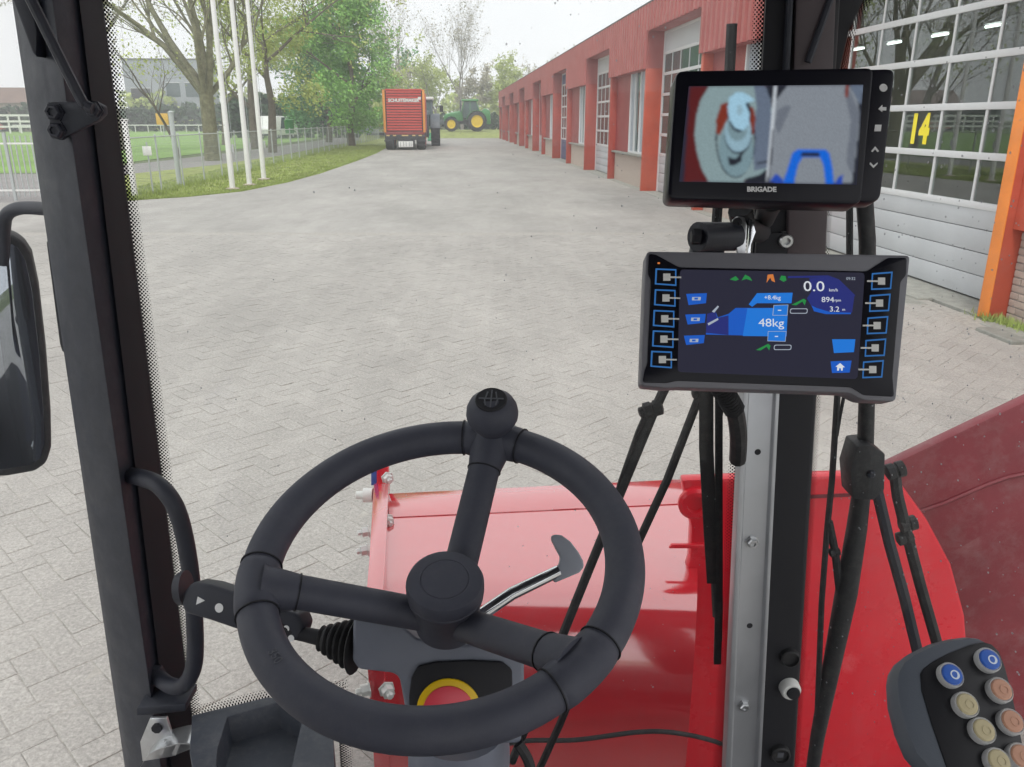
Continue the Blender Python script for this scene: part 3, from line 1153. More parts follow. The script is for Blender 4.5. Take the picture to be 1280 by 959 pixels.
def hedge(label, a, b, h, d, n, m, seed, ls=.25):
    rg = random.Random(seed)
    a, b = V3(a), V3(b)
    t = thing("hedge", label, "hedge", (a + b) / 2)
    mb = MB()
    nrm = (b - a).cross(ZZ).normalized()
    tops = [rg.uniform(.7, 1.05) for _ in range(60)]
    for _ in range(n):
        f = rg.random()
        hh = h * (tops[int(f * 58)] * (1 - (f * 58) % 1) + tops[int(f * 58) + 1] * ((f * 58) % 1))
        p = a.lerp(b, f) + nrm * rg.gauss(0, d / 3) + ZZ * (hh * rg.random() ** .7)
        s = ls * rg.uniform(.6, 1.4)
        n_ = V3((rg.gauss(0, 1), rg.gauss(0, 1), rg.gauss(.4, 1))).normalized()
        x = n_.cross(V3((rg.random(), rg.random(), rg.random()))).normalized() * s
        y_ = n_.cross(x)
        mb.add([p - x, p - y_ * .7, p + x, p + y_ * .7], [(0, 1, 2, 3)])
    tag(mb.build("foliage", m, t, smooth=False, normals=False), kind="stuff")
    st = MB()
    for i in range(24):
        p = a.lerp(b, (i + .5) / 24)
        st.tube([p, p + ZZ * h * .6], [.06, .02], 4)
    tag(st.build("stems", "bark", t), kind="stuff")
    return t


hedge("dark clipped hedge along the far side of the sports pitch", (-90, 150, 0), (-24, 150, 0), 4.6, 2.5, 9000, "leaf_dark", 1, .4)
hedge("dark bushes behind the fence right of the flagpoles", (-24, 95, 0), (-8.5, 92, 0), 4.4, 3, 7000, "leaf_dark", 2, .24)
wd = MB()
for _ in range(16000):
    x, y = rng.uniform(-60, 60), rng.uniform(160, 172)
    h = 5.2 + 1.6 * math.sin(x * .31) + 1.1 * math.sin(x * .83 + 1)
    p = V3((x, y, h * rng.random() ** .75))
    s_ = .42 * rng.uniform(.6, 1.4)
    n_ = V3((rng.gauss(0, 1), rng.gauss(0, 1), rng.gauss(.4, 1))).normalized()
    xx = n_.cross(V3((rng.random(), rng.random(), rng.random()))).normalized() * s_
    yy = n_.cross(xx)
    wd.add([p - xx, p - yy * .7, p + xx, p + yy * .7], [(0, 1, 2, 3)])
tag(wd.build("far_wood", "leaf_bud", smooth=False, normals=False), kind="stuff")
hedge("low evergreen bushes on the bank behind the green tractor", (-6, 108, .6), (14, 108, .6), 2.1, 2.2, 5000, "leaf_dark", 3, .2)

# ================================================================== FENCES, POLES
for i, (x, y, lb) in enumerate([(-5.79, 22.74, "nearest white flagpole, leftmost of the three"), (-5.66, 24.15, "middle white flagpole of the three on the grass verge"), (-5.75, 26.49, "farthest white flagpole, rightmost of the three")]):
    t = thing("flagpole", lb, "flagpole", (x, y, 0), group="white flagpoles on the grass verge")
    if i == 0:
        a = MB().tube([(0, 0, -.1), (0, 0, 1.2), (0, 0, 5), (0, 0, 9)], [.075, .072, .06, .045], 16).build("pole", "white_paint", t, local=True)
        b = MB().lathe((0, 0, 8.98), ZZ, [(.05, 0), (.09, .03), (.10, .08), (.06, .14), (.01, .16)], 14).build("finial", "steel", t, local=True)
        c = MB().lathe((0, 0, -.02), ZZ, [(.19, 0), (.19, .03), (.12, .05)], 14).build("base_plate", "wall_tan", t, local=True)
        d_ = MB().tube([(.115, 0, .9), (.115, 0, 5), (.08, 0, 8.95)], .006, 4).build("halyard", "fence_post", t, local=True)
        e = MB().box((.09, -.02, .95), (.14, .02, 1.15)).build("cleat", "steel", t, local=True)
        keep = [a, b, c, d_, e]
    else:
        for s_ in keep:
            o = s_.copy()
            COL.objects.link(o)
            o.parent = t


def mesh_fence(label, pts, h, every, wire, group=None, cat="fence"):
    t = thing("mesh_fence", label, cat, (*pts[0], 0), group)
    mb, rl = MB(), MB()
    posts = []
    for (x1, y1), (x2, y2) in zip(pts[:-1], pts[1:]):
        a, b = V3((x1, y1, 0)), V3((x2, y2, 0))
        L = (b - a).length
        n = max(1, round(L / every))
        for i in range(n):
            posts.append(a.lerp(b, i / n))
        rl.tube([a + ZZ * h, b + ZZ * h], .018, 6)
        nv = int(L / wire)
        for i in range(nv):
            p = a.lerp(b, (i + .5) / nv)
            mb.bar(p, p + ZZ * h, .0035, .0035)
        for k in range(1, 7):
            z = h * k / 7
            mb.bar(a + ZZ * z, b + ZZ * z, .003, .0035)
        last = b
    posts.append(last)
    me = None
    for p in posts:
        if me is None:
            o = MB().tube([(0, 0, -.1), (0, 0, h + .04)], .024, 8).lathe((0, 0, h + .03), ZZ, [(.027, 0), (.027, .02), (.01, .035)], 8).build("post", "fence_post", t, local=True)
            me = o.data
        else:
            o = bpy.data.objects.new("post", me)
            COL.objects.link(o)
            o.parent = t
        o.location = WM[t].inverted() @ p
    rl.build("top_rail", "fence_post", t)
    tag(mb.build("wire_mesh", "fence_wire", t, smooth=False, normals=False), kind="stuff")
    return t


mesh_fence("long low wire mesh fence running along the grass verge to the red trailer", [(-7.42, 20.2), (-7.45, 24), (-7.3, 40), (-7.1, 60), (-6.8, 86)], 1.36, 2.0, .10)

t = thing("corner_post", "white square corner post beside the black windscreen edge", "post", (-7.38, 20.05, 0))
MB().box((-.055, -.055, -.1), (.055, .055, 1.75)).build("shaft", "white_paint", t, local=True, bev=.006)
MB().box((-.07, -.07, 1.75), (.07, .07, 1.79)).build("cap", "white_paint", t, local=True, bev=.006)
MB().box((-.11, -.11, -.03), (.11, .11, .02)).build("base_plate", "fence_post", t, local=True, bev=.004)
t = thing("fence_post_tall", "tall grey steel post rising above the mesh fence left of the flagpoles", "post", (-7.6, 24.1, 0))
t.name = "steel_post"
MB().tube([(0, 0, -.1), (0, 0, 1.95)], .07, 12).build("shaft", "fence_post", t, local=True)
MB().lathe((0, 0, 1.95), ZZ, [(.08, 0), (.08, .03), (.03, .06)], 12).build("cap", "fence_post", t, local=True)

# bar fence running left from the corner post
bf = thing("bar_fence", "pale steel bar fence across the side road behind the left pillar", "fence", (-12, 20.05, 0))
me = None
for i in range(62):
    x = -7.6 - i * .12
    if me is None:
        o = MB().box((-.012, -.012, .06), (.012, .012, 1.42)).build("bar", "fence_post", bf, local=True, smooth=False)
        me = o.data
    else:
        o = bpy.data.objects.new("bar", me)
        COL.objects.link(o)
        o.parent = bf
    o.location = (x + 12, 0, 0)
for z in (.2, 1.25):
    MB().box((-7.55 + 12, -.02, z - .02), (-15.1 + 12, .02, z + .02)).build("rail", "white_paint", bf, local=True, smooth=False)
for x in (-10.1, -12.6, -15.1):
    MB().box((x + 12 - .03, -.03, -.1), (x + 12 + .03, .03, 1.5)).build("post", "fence_post", bf, local=True, smooth=False)

# white railing far beyond the pitch, on the left
wr = thing("white_railing", "white painted slatted railing at the far end of the pitch, far left", "railing", (-75, 130, 0))
for k in range(26):
    MB().box((k * 1.6 - 20, -.05, -.1), (k * 1.6 - 19.75, .05, 2.5)).build("post", "white_paint", wr, local=True, smooth=False)
for z in (.75, 1.5, 2.35):
    MB().box((-20.2, -.10, z), (21, -.055, z + .28)).build("rail", "white_paint", wr, local=True, smooth=False)
wr = thing("white_railing", "thin white pitch barrier in front of the clipped hedge", "railing", (-45, 140, 0))
for k in range(24):
    MB().tube([(k * 2 - 23, 0, -.1), (k * 2 - 23, 0, 1.0)], .07, 6).build("post", "white_paint", wr, local=True)
MB().tube([(-24, 0, 1.05), (24, 0, 1.05)], .08, 6).build("rail", "white_paint", wr, local=True)


# ================================================================== FAR BUILDINGS
def shed(label, loc, w, d, h, wall, roof, gable=0.0, rz=0.0, opens=()):
    t = thing("storage_shed", label, "building", loc, rz=rz)
    MB().box((-w / 2, 0, -.1), (w / 2, d, h)).build("wall", wall, t, local=True, smooth=False)
    if gable:
        mb = MB()
        a, b = w / 2 + .3, d + .3
        mb.add([(-a, -.3, h), (a, -.3, h), (a, b, h), (-a, b, h), (-a, d / 2, h + gable), (a, d / 2, h + gable)], [(0, 1, 5, 4), (2, 3, 4, 5), (0, 4, 3), (1, 2, 5), (3, 2, 1, 0)])
        mb.build("roof", roof, t, local=True, smooth=False)
    else:
        MB().box((-w / 2 - .15, -.15, h + .002), (w / 2 + .15, d + .15, h + .25)).build("roof", roof, t, local=True, smooth=False)
    for (x0, x1, z0, z1, nm, m) in opens:
        o = MB().box((x0, -.06, z0), (x1, -.004, z1)).build(nm, m, t, local=True, smooth=False)
        MB().box((x0 - .1, -.09, z1 + .002), (x1 + .1, -.004, z1 + .12)).build("lintel", "frame_white", o, local=True, smooth=False)
    return t


c = D(196, 150, 165)
shed("grey flat-roofed block behind the hedge, left of the flagpoles", (c.x + 2.5, 165, 0), 15, 8, 12.5, "wall_grey", "roof_dark", opens=((-6.5, -3.0, .0, 7.5, "door", "opening_dark"), (0, 2.5, 6, 8.5, "window", "dark_glass"), (3.5, 6, 6, 8.5, "window", "dark_glass")))
c = D(10, 150, 150)
shed("low tan house with brown tiled roof at the far left", (c.x, 150, 0), 16, 8, 4.6, "wall_tan", "roof_brown", gable=2.6, opens=((-5, -3.4, 1, 3, "window", "dark_glass"), (-1, .5, 0, 2.4, "door", "opening_dark"), (2, 3.6, 1, 3, "window", "dark_glass")))
c = D(430, 150, 150)
shed("pale low building glimpsed between trees beyond the mesh fence", (c.x - 2, 150, 0), 16, 8, 3.6, "wall_tan", "roof_dark", opens=((-5, -3.4, 1, 2.6, "window", "dark_glass"), (2, 3.6, 1, 2.6, "window", "dark_glass")))


# ================================================================== VEHICLES
def wheel(parent, c, r, w, rim, ax=V3((1, 0, 0)), lugs=0, side=1):
    """tyre with tread, rim as its sub-part"""
    c = V3(c)
    t = MB().lathe(c - ax * w / 2, ax, [(r * .62, 0), (r * .9, .0), (r * .985, w * .10), (r, w * .3), (r, w * .7), (r * .985, w * .9), (r * .9, w), (r * .62, w), (r * .58, w * .5), (r * .62, 0)], 26, caps=False)
    y = ax.cross(ZZ).normalized()
    for k in range(lugs):
        a = 2 * math.pi * k / lugs
        q = y * math.cos(a) + ZZ * math.sin(a)
        q2 = y * math.cos(a + .16) + ZZ * math.sin(a + .16)
        t.bar(c + q * r * 1.01 - ax * w * .48, c + q2 * r * 1.01, .05, .07, up=q)
        t.bar(c + q * r * 1.01 + ax * w * .48, c + q2 * r * 1.01, .05, .07, up=q)
    o = t.build("wheel", "tyre", parent, local=True)
    MB().lathe(c - ax * w * .52 * 1, ax, [(.0, w * .1), (r * .18, w * .06), (r * .2, w * .2), (r * .5, w * .18), (r * .61, w * .02), (r * .63, w * .02), (r * .63, w * 1.02), (r * .61, w * 1.02), (r * .5, w * .86), (r * .2, w * .84), (r * .18, w * .98), (0, w * .94)], 22).build("rim", rim, o, local=True)
    return o


def car(name, label, loc, rz, body, L=4.3, Wd=1.75, H=1.45, van=False):
    t = thing(name, label, "van" if van else "car", loc, rz=rz)
    if van:
        pr = [(-L / 2, .35), (-L / 2, 1.0), (-L / 2 + .5, 1.15), (-L / 2 + 1.1, H), (L / 2 - .1, H), (L / 2, H * .6), (L / 2, .35)]
    else:
        pr = [(-L / 2, .35), (-L / 2, .75), (-L / 2 + .9, .92), (-L / 2 + 1.6, H), (L / 2 - 1.0, H), (L / 2 - .25, .95), (L / 2, .85), (L / 2, .35)]
    MB().prism([(x, -Wd / 2, z) for x, z in pr], V3((0, Wd, 0))).build("body", body, t, local=True, bev=.06)
    for s in (-1, 1):
        y = s * (Wd / 2 + .004)
        MB().prism([(-L * .17, y - .004 * s, .98), (-L * .1, y - .004 * s, H - .13), (L * .03, y - .004 * s, H - .13), (L * .03, y - .004 * s, .98)], V3((0, s * .008, 0))).build("window", "dark_glass", t, local=True, smooth=False)
        MB().prism([(L * .06, y - .004 * s, .98), (L * .06, y - .004 * s, H - .13), (L * .2, y - .004 * s, H - .13), (L * .3, y - .004 * s, .98)], V3((0, s * .008, 0))).build("window", "dark_glass", t, local=True, smooth=False)
        for x in (-L * .31, L * .31):
            wheel(t, (x, s * (Wd / 2 - .12), .33), .33, .22, "steel", ax=V3((0, 1, 0)))
        MB().box((-L / 2 - .01, s * Wd * .36 - .14, .62), (-L / 2 + .06, s * Wd * .36 + .14, .76)).build("headlight", "plastic_white", t, local=True, bev=.02)
        MB().box((L / 2 - .06, s * Wd * .4 - .1, .68), (L / 2 + .01, s * Wd * .4 + .1, .9)).build("tail_light", "car_red", t, local=True, bev=.02)
    MB().box((-L / 2 - .03, -Wd / 2, .3), (-L / 2 + .1, Wd / 2, .5)).build("bumper", "trailer_black", t, local=True, bev=.03)
    return t


c = D(2, 140, 118)
car("parked_car", "dull red parked car at the far left beyond the white railing", (c.x - 1, 128.5 - 12, .0), 0.1, "car_red", L=4.6, H=1.5).location.z = 1.6
b = bpy.data.objects["parked_car"]
b.location = (D(2, 140, 150).x - .5, 146, 0)
c = G(345, 163)
car("parked_van", "white parked van seen between the trunks beyond the mesh fence", (D(345, 150, 88).x, 88, 0), 1.2, "white_paint", L=4.8, Wd=1.9, H=2.2, van=True)
car("parked_van", "grey-blue van parked behind the fence just left of the red trailer", (D(470, 150, 92).x + .3, 92, 0), 1.45, "wall_grey", L=4.8, Wd=1.9, H=2.3, van=True)

# red forage trailer
tr = thing("forage_trailer", "red slatted forage trailer with orange corner posts, parked with its rear towards the yard", "trailer", (-2.55, 52.7, 0))
W2 = 1.22
MB().box((-W2 + .05, .10, 1.12), (W2 - .05, .118, 3.5)).build("slat_gap_shade", "trailer_black", tr, local=True, smooth=False)  # black sheet added behind the slats, shade of the gaps put into colour
MB().box((-W2, .12, 1.12), (W2, 7.2, 3.5)).build("body", "trailer_red", tr, local=True, bev=.02)
n = 15
for k in range(n):
    z0 = 1.14 + k * (2.36 / n)
    MB().box((-W2 + .14, -.02 + .012 * (k % 2), z0 + .026), (W2 - .14, .09, z0 + 2.36 / n - .020)).build("slat", "trailer_red", tr, local=True, bev=.012, seg=1)
for s in (-1, 1):
    MB().box((s * W2 - .075, -.05, 1.05), (s * W2 + .075, .118, 3.56)).build("corner_post", "trailer_orange", tr, local=True, bev=.015)
MB().box((-W2 + .1, -.03, 3.502), (W2 - .1, 7.2, 3.60)).build("top_beam", "trailer_red", tr, local=True, bev=.015)
mw = WM[tr] @ Matrix.Translation((0, -.045, 2.93)) @ Matrix(((1, 0, 0, 0), (0, 0, -1, 0), (0, 1, 0, 0), (0, 0, 0, 1)))
text("lettering", "SCHUITEMAKER", "white_paint", mw, .27, tr, extrude=.004, sx=.98, bold=.012)
MB().box((W2 - .34, -.035, 2.98), (W2 - .16, -.021, 3.14)).build("sticker", "white_paint", tr, local=True, smooth=False)
MB().box((-W2, .05, .92), (W2, 6.8, 1.11)).build("tail_beam", "panel_red", tr, local=True, bev=.015)
MB().box((-W2 - .02, .0, .60), (W2 + .02, .3, .91)).build("chassis", "trailer_black", tr, local=True, bev=.02)
MB().box((-.9, .3, .62), (.9, 6.8, .915)).build("frame", "trailer_black", tr, local=True, bev=.02)
for x in (-1.05, -.65, 0, .55, .95):
    MB().box((x - (.2 if x == 0 else .1), -.03, .83), (x + (.2 if x == 0 else .1), -.002, .90)).build("tail_light", "lamp_amber", tr, local=True, bev=.008)
MB().box((-.42, -.05, .17), (.48, -.02, .52)).build("plate_board", "white_paint", tr, local=True, bev=.01)
for x in (-.3, -.1, .05, .25, .36):
    MB().box((x - .012, -.054, .2), (x + .012, -.051, .49)).build("plate_rib", "tractor_grey", tr, local=True, smooth=False)
MB().box((-.5, 0, .1), (.56, .06, .598)).build("plate_carrier", "trailer_black", tr, local=True, bev=.01)
for s in (-1, 1):
    for y in (.75, 2.3):
        wheel(tr, (s * .97, y, .56), .56, .56, "trailer_red")
    MB().box((s * 1.05 - .25, -.01, .50), (s * 1.05 + .25, .05, .598)).build("mudguard", "trailer_black", tr, local=True, bev=.01)


def tractor(label, loc, rz, paint, rim, roof, sc_=1.0):
    """built facing -X"""
    t = thing("tractor", label, "tractor", loc, rz=rz)
    t.scale = (sc_,) * 3
    WM[t] = WM[t] @ Matrix.Scale(sc_, 4)
    ax = V3((0, 1, 0))
    MB().prism([(-2.3, -.42, 1.0), (-2.35, -.42, 1.45), (-2.1, -.42, 1.75), (-.55, -.42, 2.05), (-.3, -.42, 2.05), (-.3, -.42, 1.0)], V3((0, .84, 0))).build("hood", paint, t, local=True, bev=.10, seg=3)
    MB().box((-2.25, -.30, .7), (1.3, .30, 1.15)).build("chassis", "trailer_black", t, local=True, bev=.05)
    MB().box((-2.75, -.40, .62), (-2.3, .40, 1.12)).build("front_weight", "tractor_grey", t, local=True, bev=.05)
    MB().prism([(-.30, -.75, 1.3), (-.42, -.72, 2.0), (-.2, -.66, 2.93), (1.05, -.66, 2.93), (1.35, -.72, 2.0), (1.1, -.75, 1.3)], V3((0, 1.46, 0))).build("cab", "dark_glass", t, local=True, bev=.04)
    for y in (-.76, .74):
        for a, b in (((-.42, y, 1.95), (-.20, y * .9, 2.95)), ((.42, y, 1.9), (.42, y * .9, 2.95)), ((1.36, y, 1.95), (1.06, y * .9, 2.95))):
            MB().bar(a, b, .07, .07).build("cab_pillar", paint, t, local=True, smooth=False)
    MB().box((-.45, -.85, 2.94), (1.30, .85, 3.14)).build("roof", roof, t, local=True, bev=.07, seg=3)
    for s in (-1, 1):
        wheel(t, (-1.55, s * .85, .70), .70, .46, rim, ax, lugs=16)
        wheel(t, (1.1, s * .92, .98), .98, .60, rim, ax, lugs=20)
        pts = []
        for k in range(9):
            a = R(8 + 164 * k / 8)
            pts.append((1.1 + math.cos(a) * 1.10, math.sin(a) * 1.10 + .98))
        inn = [(1.1 + (x - 1.1) * .95, (z - .98) * .95 + .98) for x, z in pts]
        MB().prism([(x, s * .92 - .32, z) for x, z in pts + inn[::-1]], V3((0, .64, 0))).build("fender", paint, t, local=True, bev=.02, seg=1)
        pts = []
        for k in range(7):
            a = R(20 + 140 * k / 6)
            pts.append((-1.55 + math.cos(a) * .80, math.sin(a) * .80 + .70))
        inn = [(-1.55 + (x + 1.55) * .95, (z - .70) * .95 + .70) for x, z in pts]
        MB().prism([(x, s * .85 - .22, z) for x, z in pts + inn[::-1]], V3((0, .44, 0))).build("fender", paint, t, local=True, bev=.02, seg=1)
        MB().bar((-.35, s * .76, 2.5), (-.55, s * 1.35, 2.55), .04, .04).box((-.62, s * 1.35 - .12, 2.2), (-.55, s * 1.35 + .12, 2.62)).build("mirror", "trailer_black", t, local=True, smooth=False)
        MB().box((-2.37, s * .26 - .11, 1.38), (-2.26, s * .26 + .11, 1.52)).build("headlight", "plastic_white", t, local=True, bev=.02)
    MB().tube([(-.55, -.5, 1.9), (-.55, -.5, 3.0), (-.62, -.5, 3.1)], .06, 10).build("exhaust", "tractor_grey", t, local=True)
    MB().prism([(1.5, -.5, .55), (1.5, -.5, 1.9), (1.95, -.5, 2.3), (2.5, -.5, 2.0), (2.55, -.5, .7)], V3((0, 1.0, 0))).build("rear_hitch", paint, t, local=True, bev=.06)
    for s in (-1, 1):
        MB().bar((1.5, s * .42, .75), (2.7, s * .45, .6), .10, .12).build("lift_arm", "trailer_black", t, local=True, smooth=False)
    return t


tractor("green tractor with yellow wheel rims parked side-on on the grass bank", (2.30, 95.0, .62), 0.0, "tractor_green", "rim_yellow", "tractor_green", 1.08)
tractor("dark grey tractor coupled in front of the red trailer, mostly hidden", (-1.75, 63.2, 0), -math.pi / 2, "tractor_grey", "tractor_grey", "white_paint", 1.08)

ct = thing("storage_crate", "small green slatted crate on the paving beside the red trailer", "crate", (G(542.5, 174).x, 76.0, 0))
for k in range(4):
    for sx in (-1, 1):
        MB().box((-.43, sx * .36 - .02, .06 + k * .17), (.43, sx * .36 + .02, .2 + k * .17)).build("slat", "crate_green", ct, local=True, bev=.006, seg=1)
        MB().box((sx * .43 - .02, -.335, .06 + k * .17), (sx * .43 + .02, .335, .2 + k * .17)).build("slat", "crate_green", ct, local=True, bev=.006, seg=1)
for sx in (-1, 1):
    for sy in (-1, 1):
        MB().box((sx * .40 - .03, sy * .30 - .03, 0), (sx * .40 + .03, sy * .30 + .03, .76)).build("corner_post", "crate_green", ct, local=True, smooth=False)
MB().box((-.4, -.33, .03), (.4, .33, .058)).build("floor_board", "crate_green", ct, local=True, smooth=False)

# small things along the pitch
t = thing("notice_board", "yellow-orange board on a short post at the far edge of the pitch", "sign", (D(203, 150, 95).x, 95, 0))
MB().tube([(0, 0, -.1), (0, 0, 1.4)], .06, 8).build("post", "fence_post", t, local=True)
MB().box((-.65, -.06, 1.3), (.65, .0, 2.5)).build("board", "sign_yellow", t, local=True, bev=.08)
t = thing("notice_board", "small white square sign hung on the mesh fence near the corner post", "sign", (-9.35, 24.3, 0))
t.location = (D(183, 182, 21.2).x, 21.2, 0)
WM[t] = Matrix.Translation(t.location)
MB().tube([(0, .03, -.1), (0, .03, 1.25)], .02, 8).build("post", "fence_post", t, local=True)
MB().box((-.105, -.01, .93), (.105, .005, 1.15)).build("board", "white_paint", t, local=True, bev=.01)
t = thing("litter_bin", "dark green litter bin on a post beyond the mesh fence", "bin", (D(362, 160, 60).x, 60, 0))
MB().tube([(0, 0, -.1), (0, 0, 1.0)], .04, 8).build("post", "fence_post", t, local=True)
MB().lathe((0, -.06, .9), ZZ, [(.30, 0), (.34, .85), (.36, .88), (.30, .92), (.05, .95)], 18).build("bin_body", "tractor_green", t, local=True)

# ================================================================== THE MACHINE ONE SITS IN
def abp(a, b, z):
    return RT * a + FH * b + ZZ * z


def abbox(mb, lo, hi):
    q = [abp(x, y, z) for z in (lo[2], hi[2]) for x, y in ((lo[0], lo[1]), (hi[0], lo[1]), (hi[0], hi[1]), (lo[0], hi[1]))]
    return mb.add(q, [(3, 2, 1, 0), (4, 5, 6, 7), (0, 1, 5, 4), (1, 2, 6, 5), (2, 3, 7, 6), (3, 0, 4, 7)])


def Kpoly(pts, b):
    return [K(u, v, b) for u, v in pts]


def lin(u0, k, v):
    return u0 + k * v


cab = thing("machine_cab", "black framed driver's cab with large windscreen between a dark left pillar and right pillar", "vehicle cab", abp(0, .6, 0))
BS = 1.17
# left pillar: five-sided post, leaning a little
secs = []
for v in (-70, 1040):
    e = [(lin(15, .147, v), 1.14), (lin(42, .128, v), 1.09), (lin(65, .142, v), 1.05), (lin(97, .12, v), 1.10), (lin(128, .125, v), 1.164)]
    q = [K(u, v, b) for u, b in e]
    q += [K(lin(128, .125, v) - 7, v, 1.245), K(lin(15, .147, v) + 2, v, 1.245)]
    secs.append(q)
pil = MB().loft(secs).build("left_pillar", "cab_grey", cab, bev=.004)
mb = MB()
q = []
for v in (-70, 1040):
    q.append([K(lin(99, .12, v), v, 1.095), K(lin(127, .125, v), v, 1.158), K(lin(127, .125, v), v, 1.168), K(lin(99, .12, v), v, 1.11)])
mb.loft(q).build("weather_strip", "cab_black", pil, bev=.001)
# right pillar
secs = []
for v in (-70, 1040):
    l, r = K(lin(956, -.0535, v), v, 1.10), K(lin(1050, -.0595, v), v, 1.10)
    secs.append([l, r, K(lin(1050, -.0595, v) - 1, v, 1.21), K(lin(956, -.0535, v) + 6, v, 1.21)])
rp = MB().loft(secs).build("right_pillar", "cab_black", cab, bev=.006)
secs = []
for v in (-70, 486):
    l, r = K(lin(995, -.035, v), v, 1.09), K(lin(1046, -.04, v), v, 1.09)
    secs.append([l, r, r + FH * .012, l + FH * .012])
MB().loft(secs).build("reflection_strip", "cab_reflection_brown", rp, bev=.004)  # added strip, a reflection put into colour on the pillar's right half
secs = []
for v in (-70, 252):
    l, r = K(lin(986, -.05, v), v, 1.085), K(lin(992, -.05, v), v, 1.085)
    secs.append([l, r, r + FH * .014, l + FH * .014])
MB().loft(secs).build("trim_strip", "cab_grey", rp, bev=.002)
# aluminium rail with lips, holes and screws
secs = []
for v in (470, 1040):
    l, r = K(926 - (v - 491) * .0455, v, 1.085), K(971.5 - (v - 491) * .049, v, 1.085)
    w = r - l
    secs.append([l, l - FH * .012, l + w * .14 - FH * .012, l + w * .20 - FH * .004, l + w * .86 - FH * .004, l + w * .90 - FH * .011, r - FH * .011, r + FH * .013, l + FH * .013])
rail = MB().loft(secs).build("mounting_rail", "alu", rp, bev=.001)
for u, v in ((947, 565), (937, 782)):
    MB().lathe(K(u, v, 1.0815), -FH, [(.0048, -.002), (.0048, .0006), (.0001, .0006)], 12).build("hole", "cab_black", rail)
for u, v in ((940, 677), (930, 882)):
    MB().lathe(K(u, v, 1.081), -FH, [(.011, 0), (.011, .002), (.0085, .002), (.0085, .007), (.007, .009), (.004, .009), (.0035, .006)], 6).build("screw", "steel", rail, smooth=False)
# switches on the right pillar
k = K(986, 858, 1.10)
kn = MB().lathe(k, -FH, [(.017, 0), (.0165, .012), (.014, .016)], 20).build("pillar_switch", "plastic_white", rp)
MB().lathe(k + RT * .002 - FH * .0165, -FH, [(.011, 0), (.010, .004), (.0, .005)], 18).build("cap", "cab_black", kn)
for u, v, r_ in ((986, 820, .016), (974, 940, .017)):
    k = K(u, v, 1.10)
    o = MB().lathe(k, -FH, [(r_, 0), (r_ * .97, .009), (r_ * .82, .011), (r_ * .78, .006), (.0, .006)], 22).build("pillar_switch", "rubber", rp)
    if v > 900:
        MB().prism([k - FH * .0075 + RT * x + ZZ * z for x, z in ((-.005, -.005), (.005, -.005), (.005, .005), (-.005, .005))], FH * .001).build("symbol", "decal_grey", o, smooth=False)

# panes
def pane(name, quad, nrm, th, m, parent):
    return MB().prism(quad, nrm * th).build(name, m, parent, smooth=False)


ws = pane("windscreen", [K(124, -70, BS), K(964, -70, BS), K(906, 1040, BS), K(254, 1040, BS)], FH, .005, "windscreen", cab)
SG = Plane(K(1040, -70, 1.17), K(1500, -70, .78), K(985, 1040, 1.17))
sg = pane("side_window", [SG.hit(1036, -70), SG.hit(1500, -70), SG.hit(1500, 1040), SG.hit(975, 1040)], -SG.n, .005, "side_glass", cab)
DG = Plane(K(16, -70, 1.15), K(-330, -70, .55), K(160, 1040, 1.15))
pane("door_window", [DG.hit(lin(15, .147, -70) + 4, -70), DG.hit(-430, -70), DG.hit(-430, 1040), DG.hit(lin(15, .147, 1040) + 4, 1040)], -DG.n, .005, "door_glass", cab)


def frit(pts_a, pts_b, name, parent, plane, ln):
    """dotted border: pts_a solid side, pts_b clear side; each a list of pixels on the pane"""
    mb = MB()
    mb.uv = []
    s = 0.0
    last = None
    for (a, b) in zip(pts_a, pts_b):
        p, q = plane(*a), plane(*b)
        if last is not None:
            s += (p - last).length / ln
        last = p
        mb.v += [p, q]
        mb.uv += [(0.0, s), (1.0, s)]
    for i in range(len(pts_a) - 1):
        mb.f.append((2 * i, 2 * i + 1, 2 * i + 3, 2 * i + 2))
    return mb.build(name, "frit_dots", parent, smooth=False, normals=False)


wp = lambda u, v: K(u, v, BS - .002)
vs_ = list(range(-70, 1041, 30))
frit([(lin(127, .125, v), v) for v in vs_], [(lin(141, .125, v), v) for v in vs_], "printed_dots", ws, wp, .0056)
frit([(lin(957, -.0535, v), v) for v in vs_], [(lin(942, -.0535, v), v) for v in vs_], "printed_dots", ws, wp, .0056)
frit([(205, 912), (260, 897), (335, 880), (420, 868), (424, 930), (430, 1040)], [(200, 893), (255, 880), (333, 862), (434, 850), (440, 930), (448, 1040)], "printed_dots", ws, wp, .0056)
frit([(lin(1047, -.0595, v), v) for v in vs_], [(lin(1056, -.0595, v), v) for v in vs_], "printed_dots", sg, lambda u, v: SG.hit(u, v, .002), .0054)
frit([(1112, -70), (1079, 0), (1062, 36), (1051, 82), (1046, 130)], [(1126, -70), (1091, 0), (1072, 36), (1060, 84), (1054, 130)], "printed_dots", sg, lambda u, v: SG.hit(u, v, .0025), .0054)
MB().prism(Kpoly([(1036, -70), (1112, -70), (1080, 0), (1062, 38), (1051, 84), (1046, 140), (1036, 140)], 1.13), FH * .02).build("corner_trim", "cab_black", sg, bev=.002)
MB().tube([K(1052, -40, 1.09), K(1010, 78, 1.085)], .0045, 8).build("stay_rod", "cab_dark", cab)
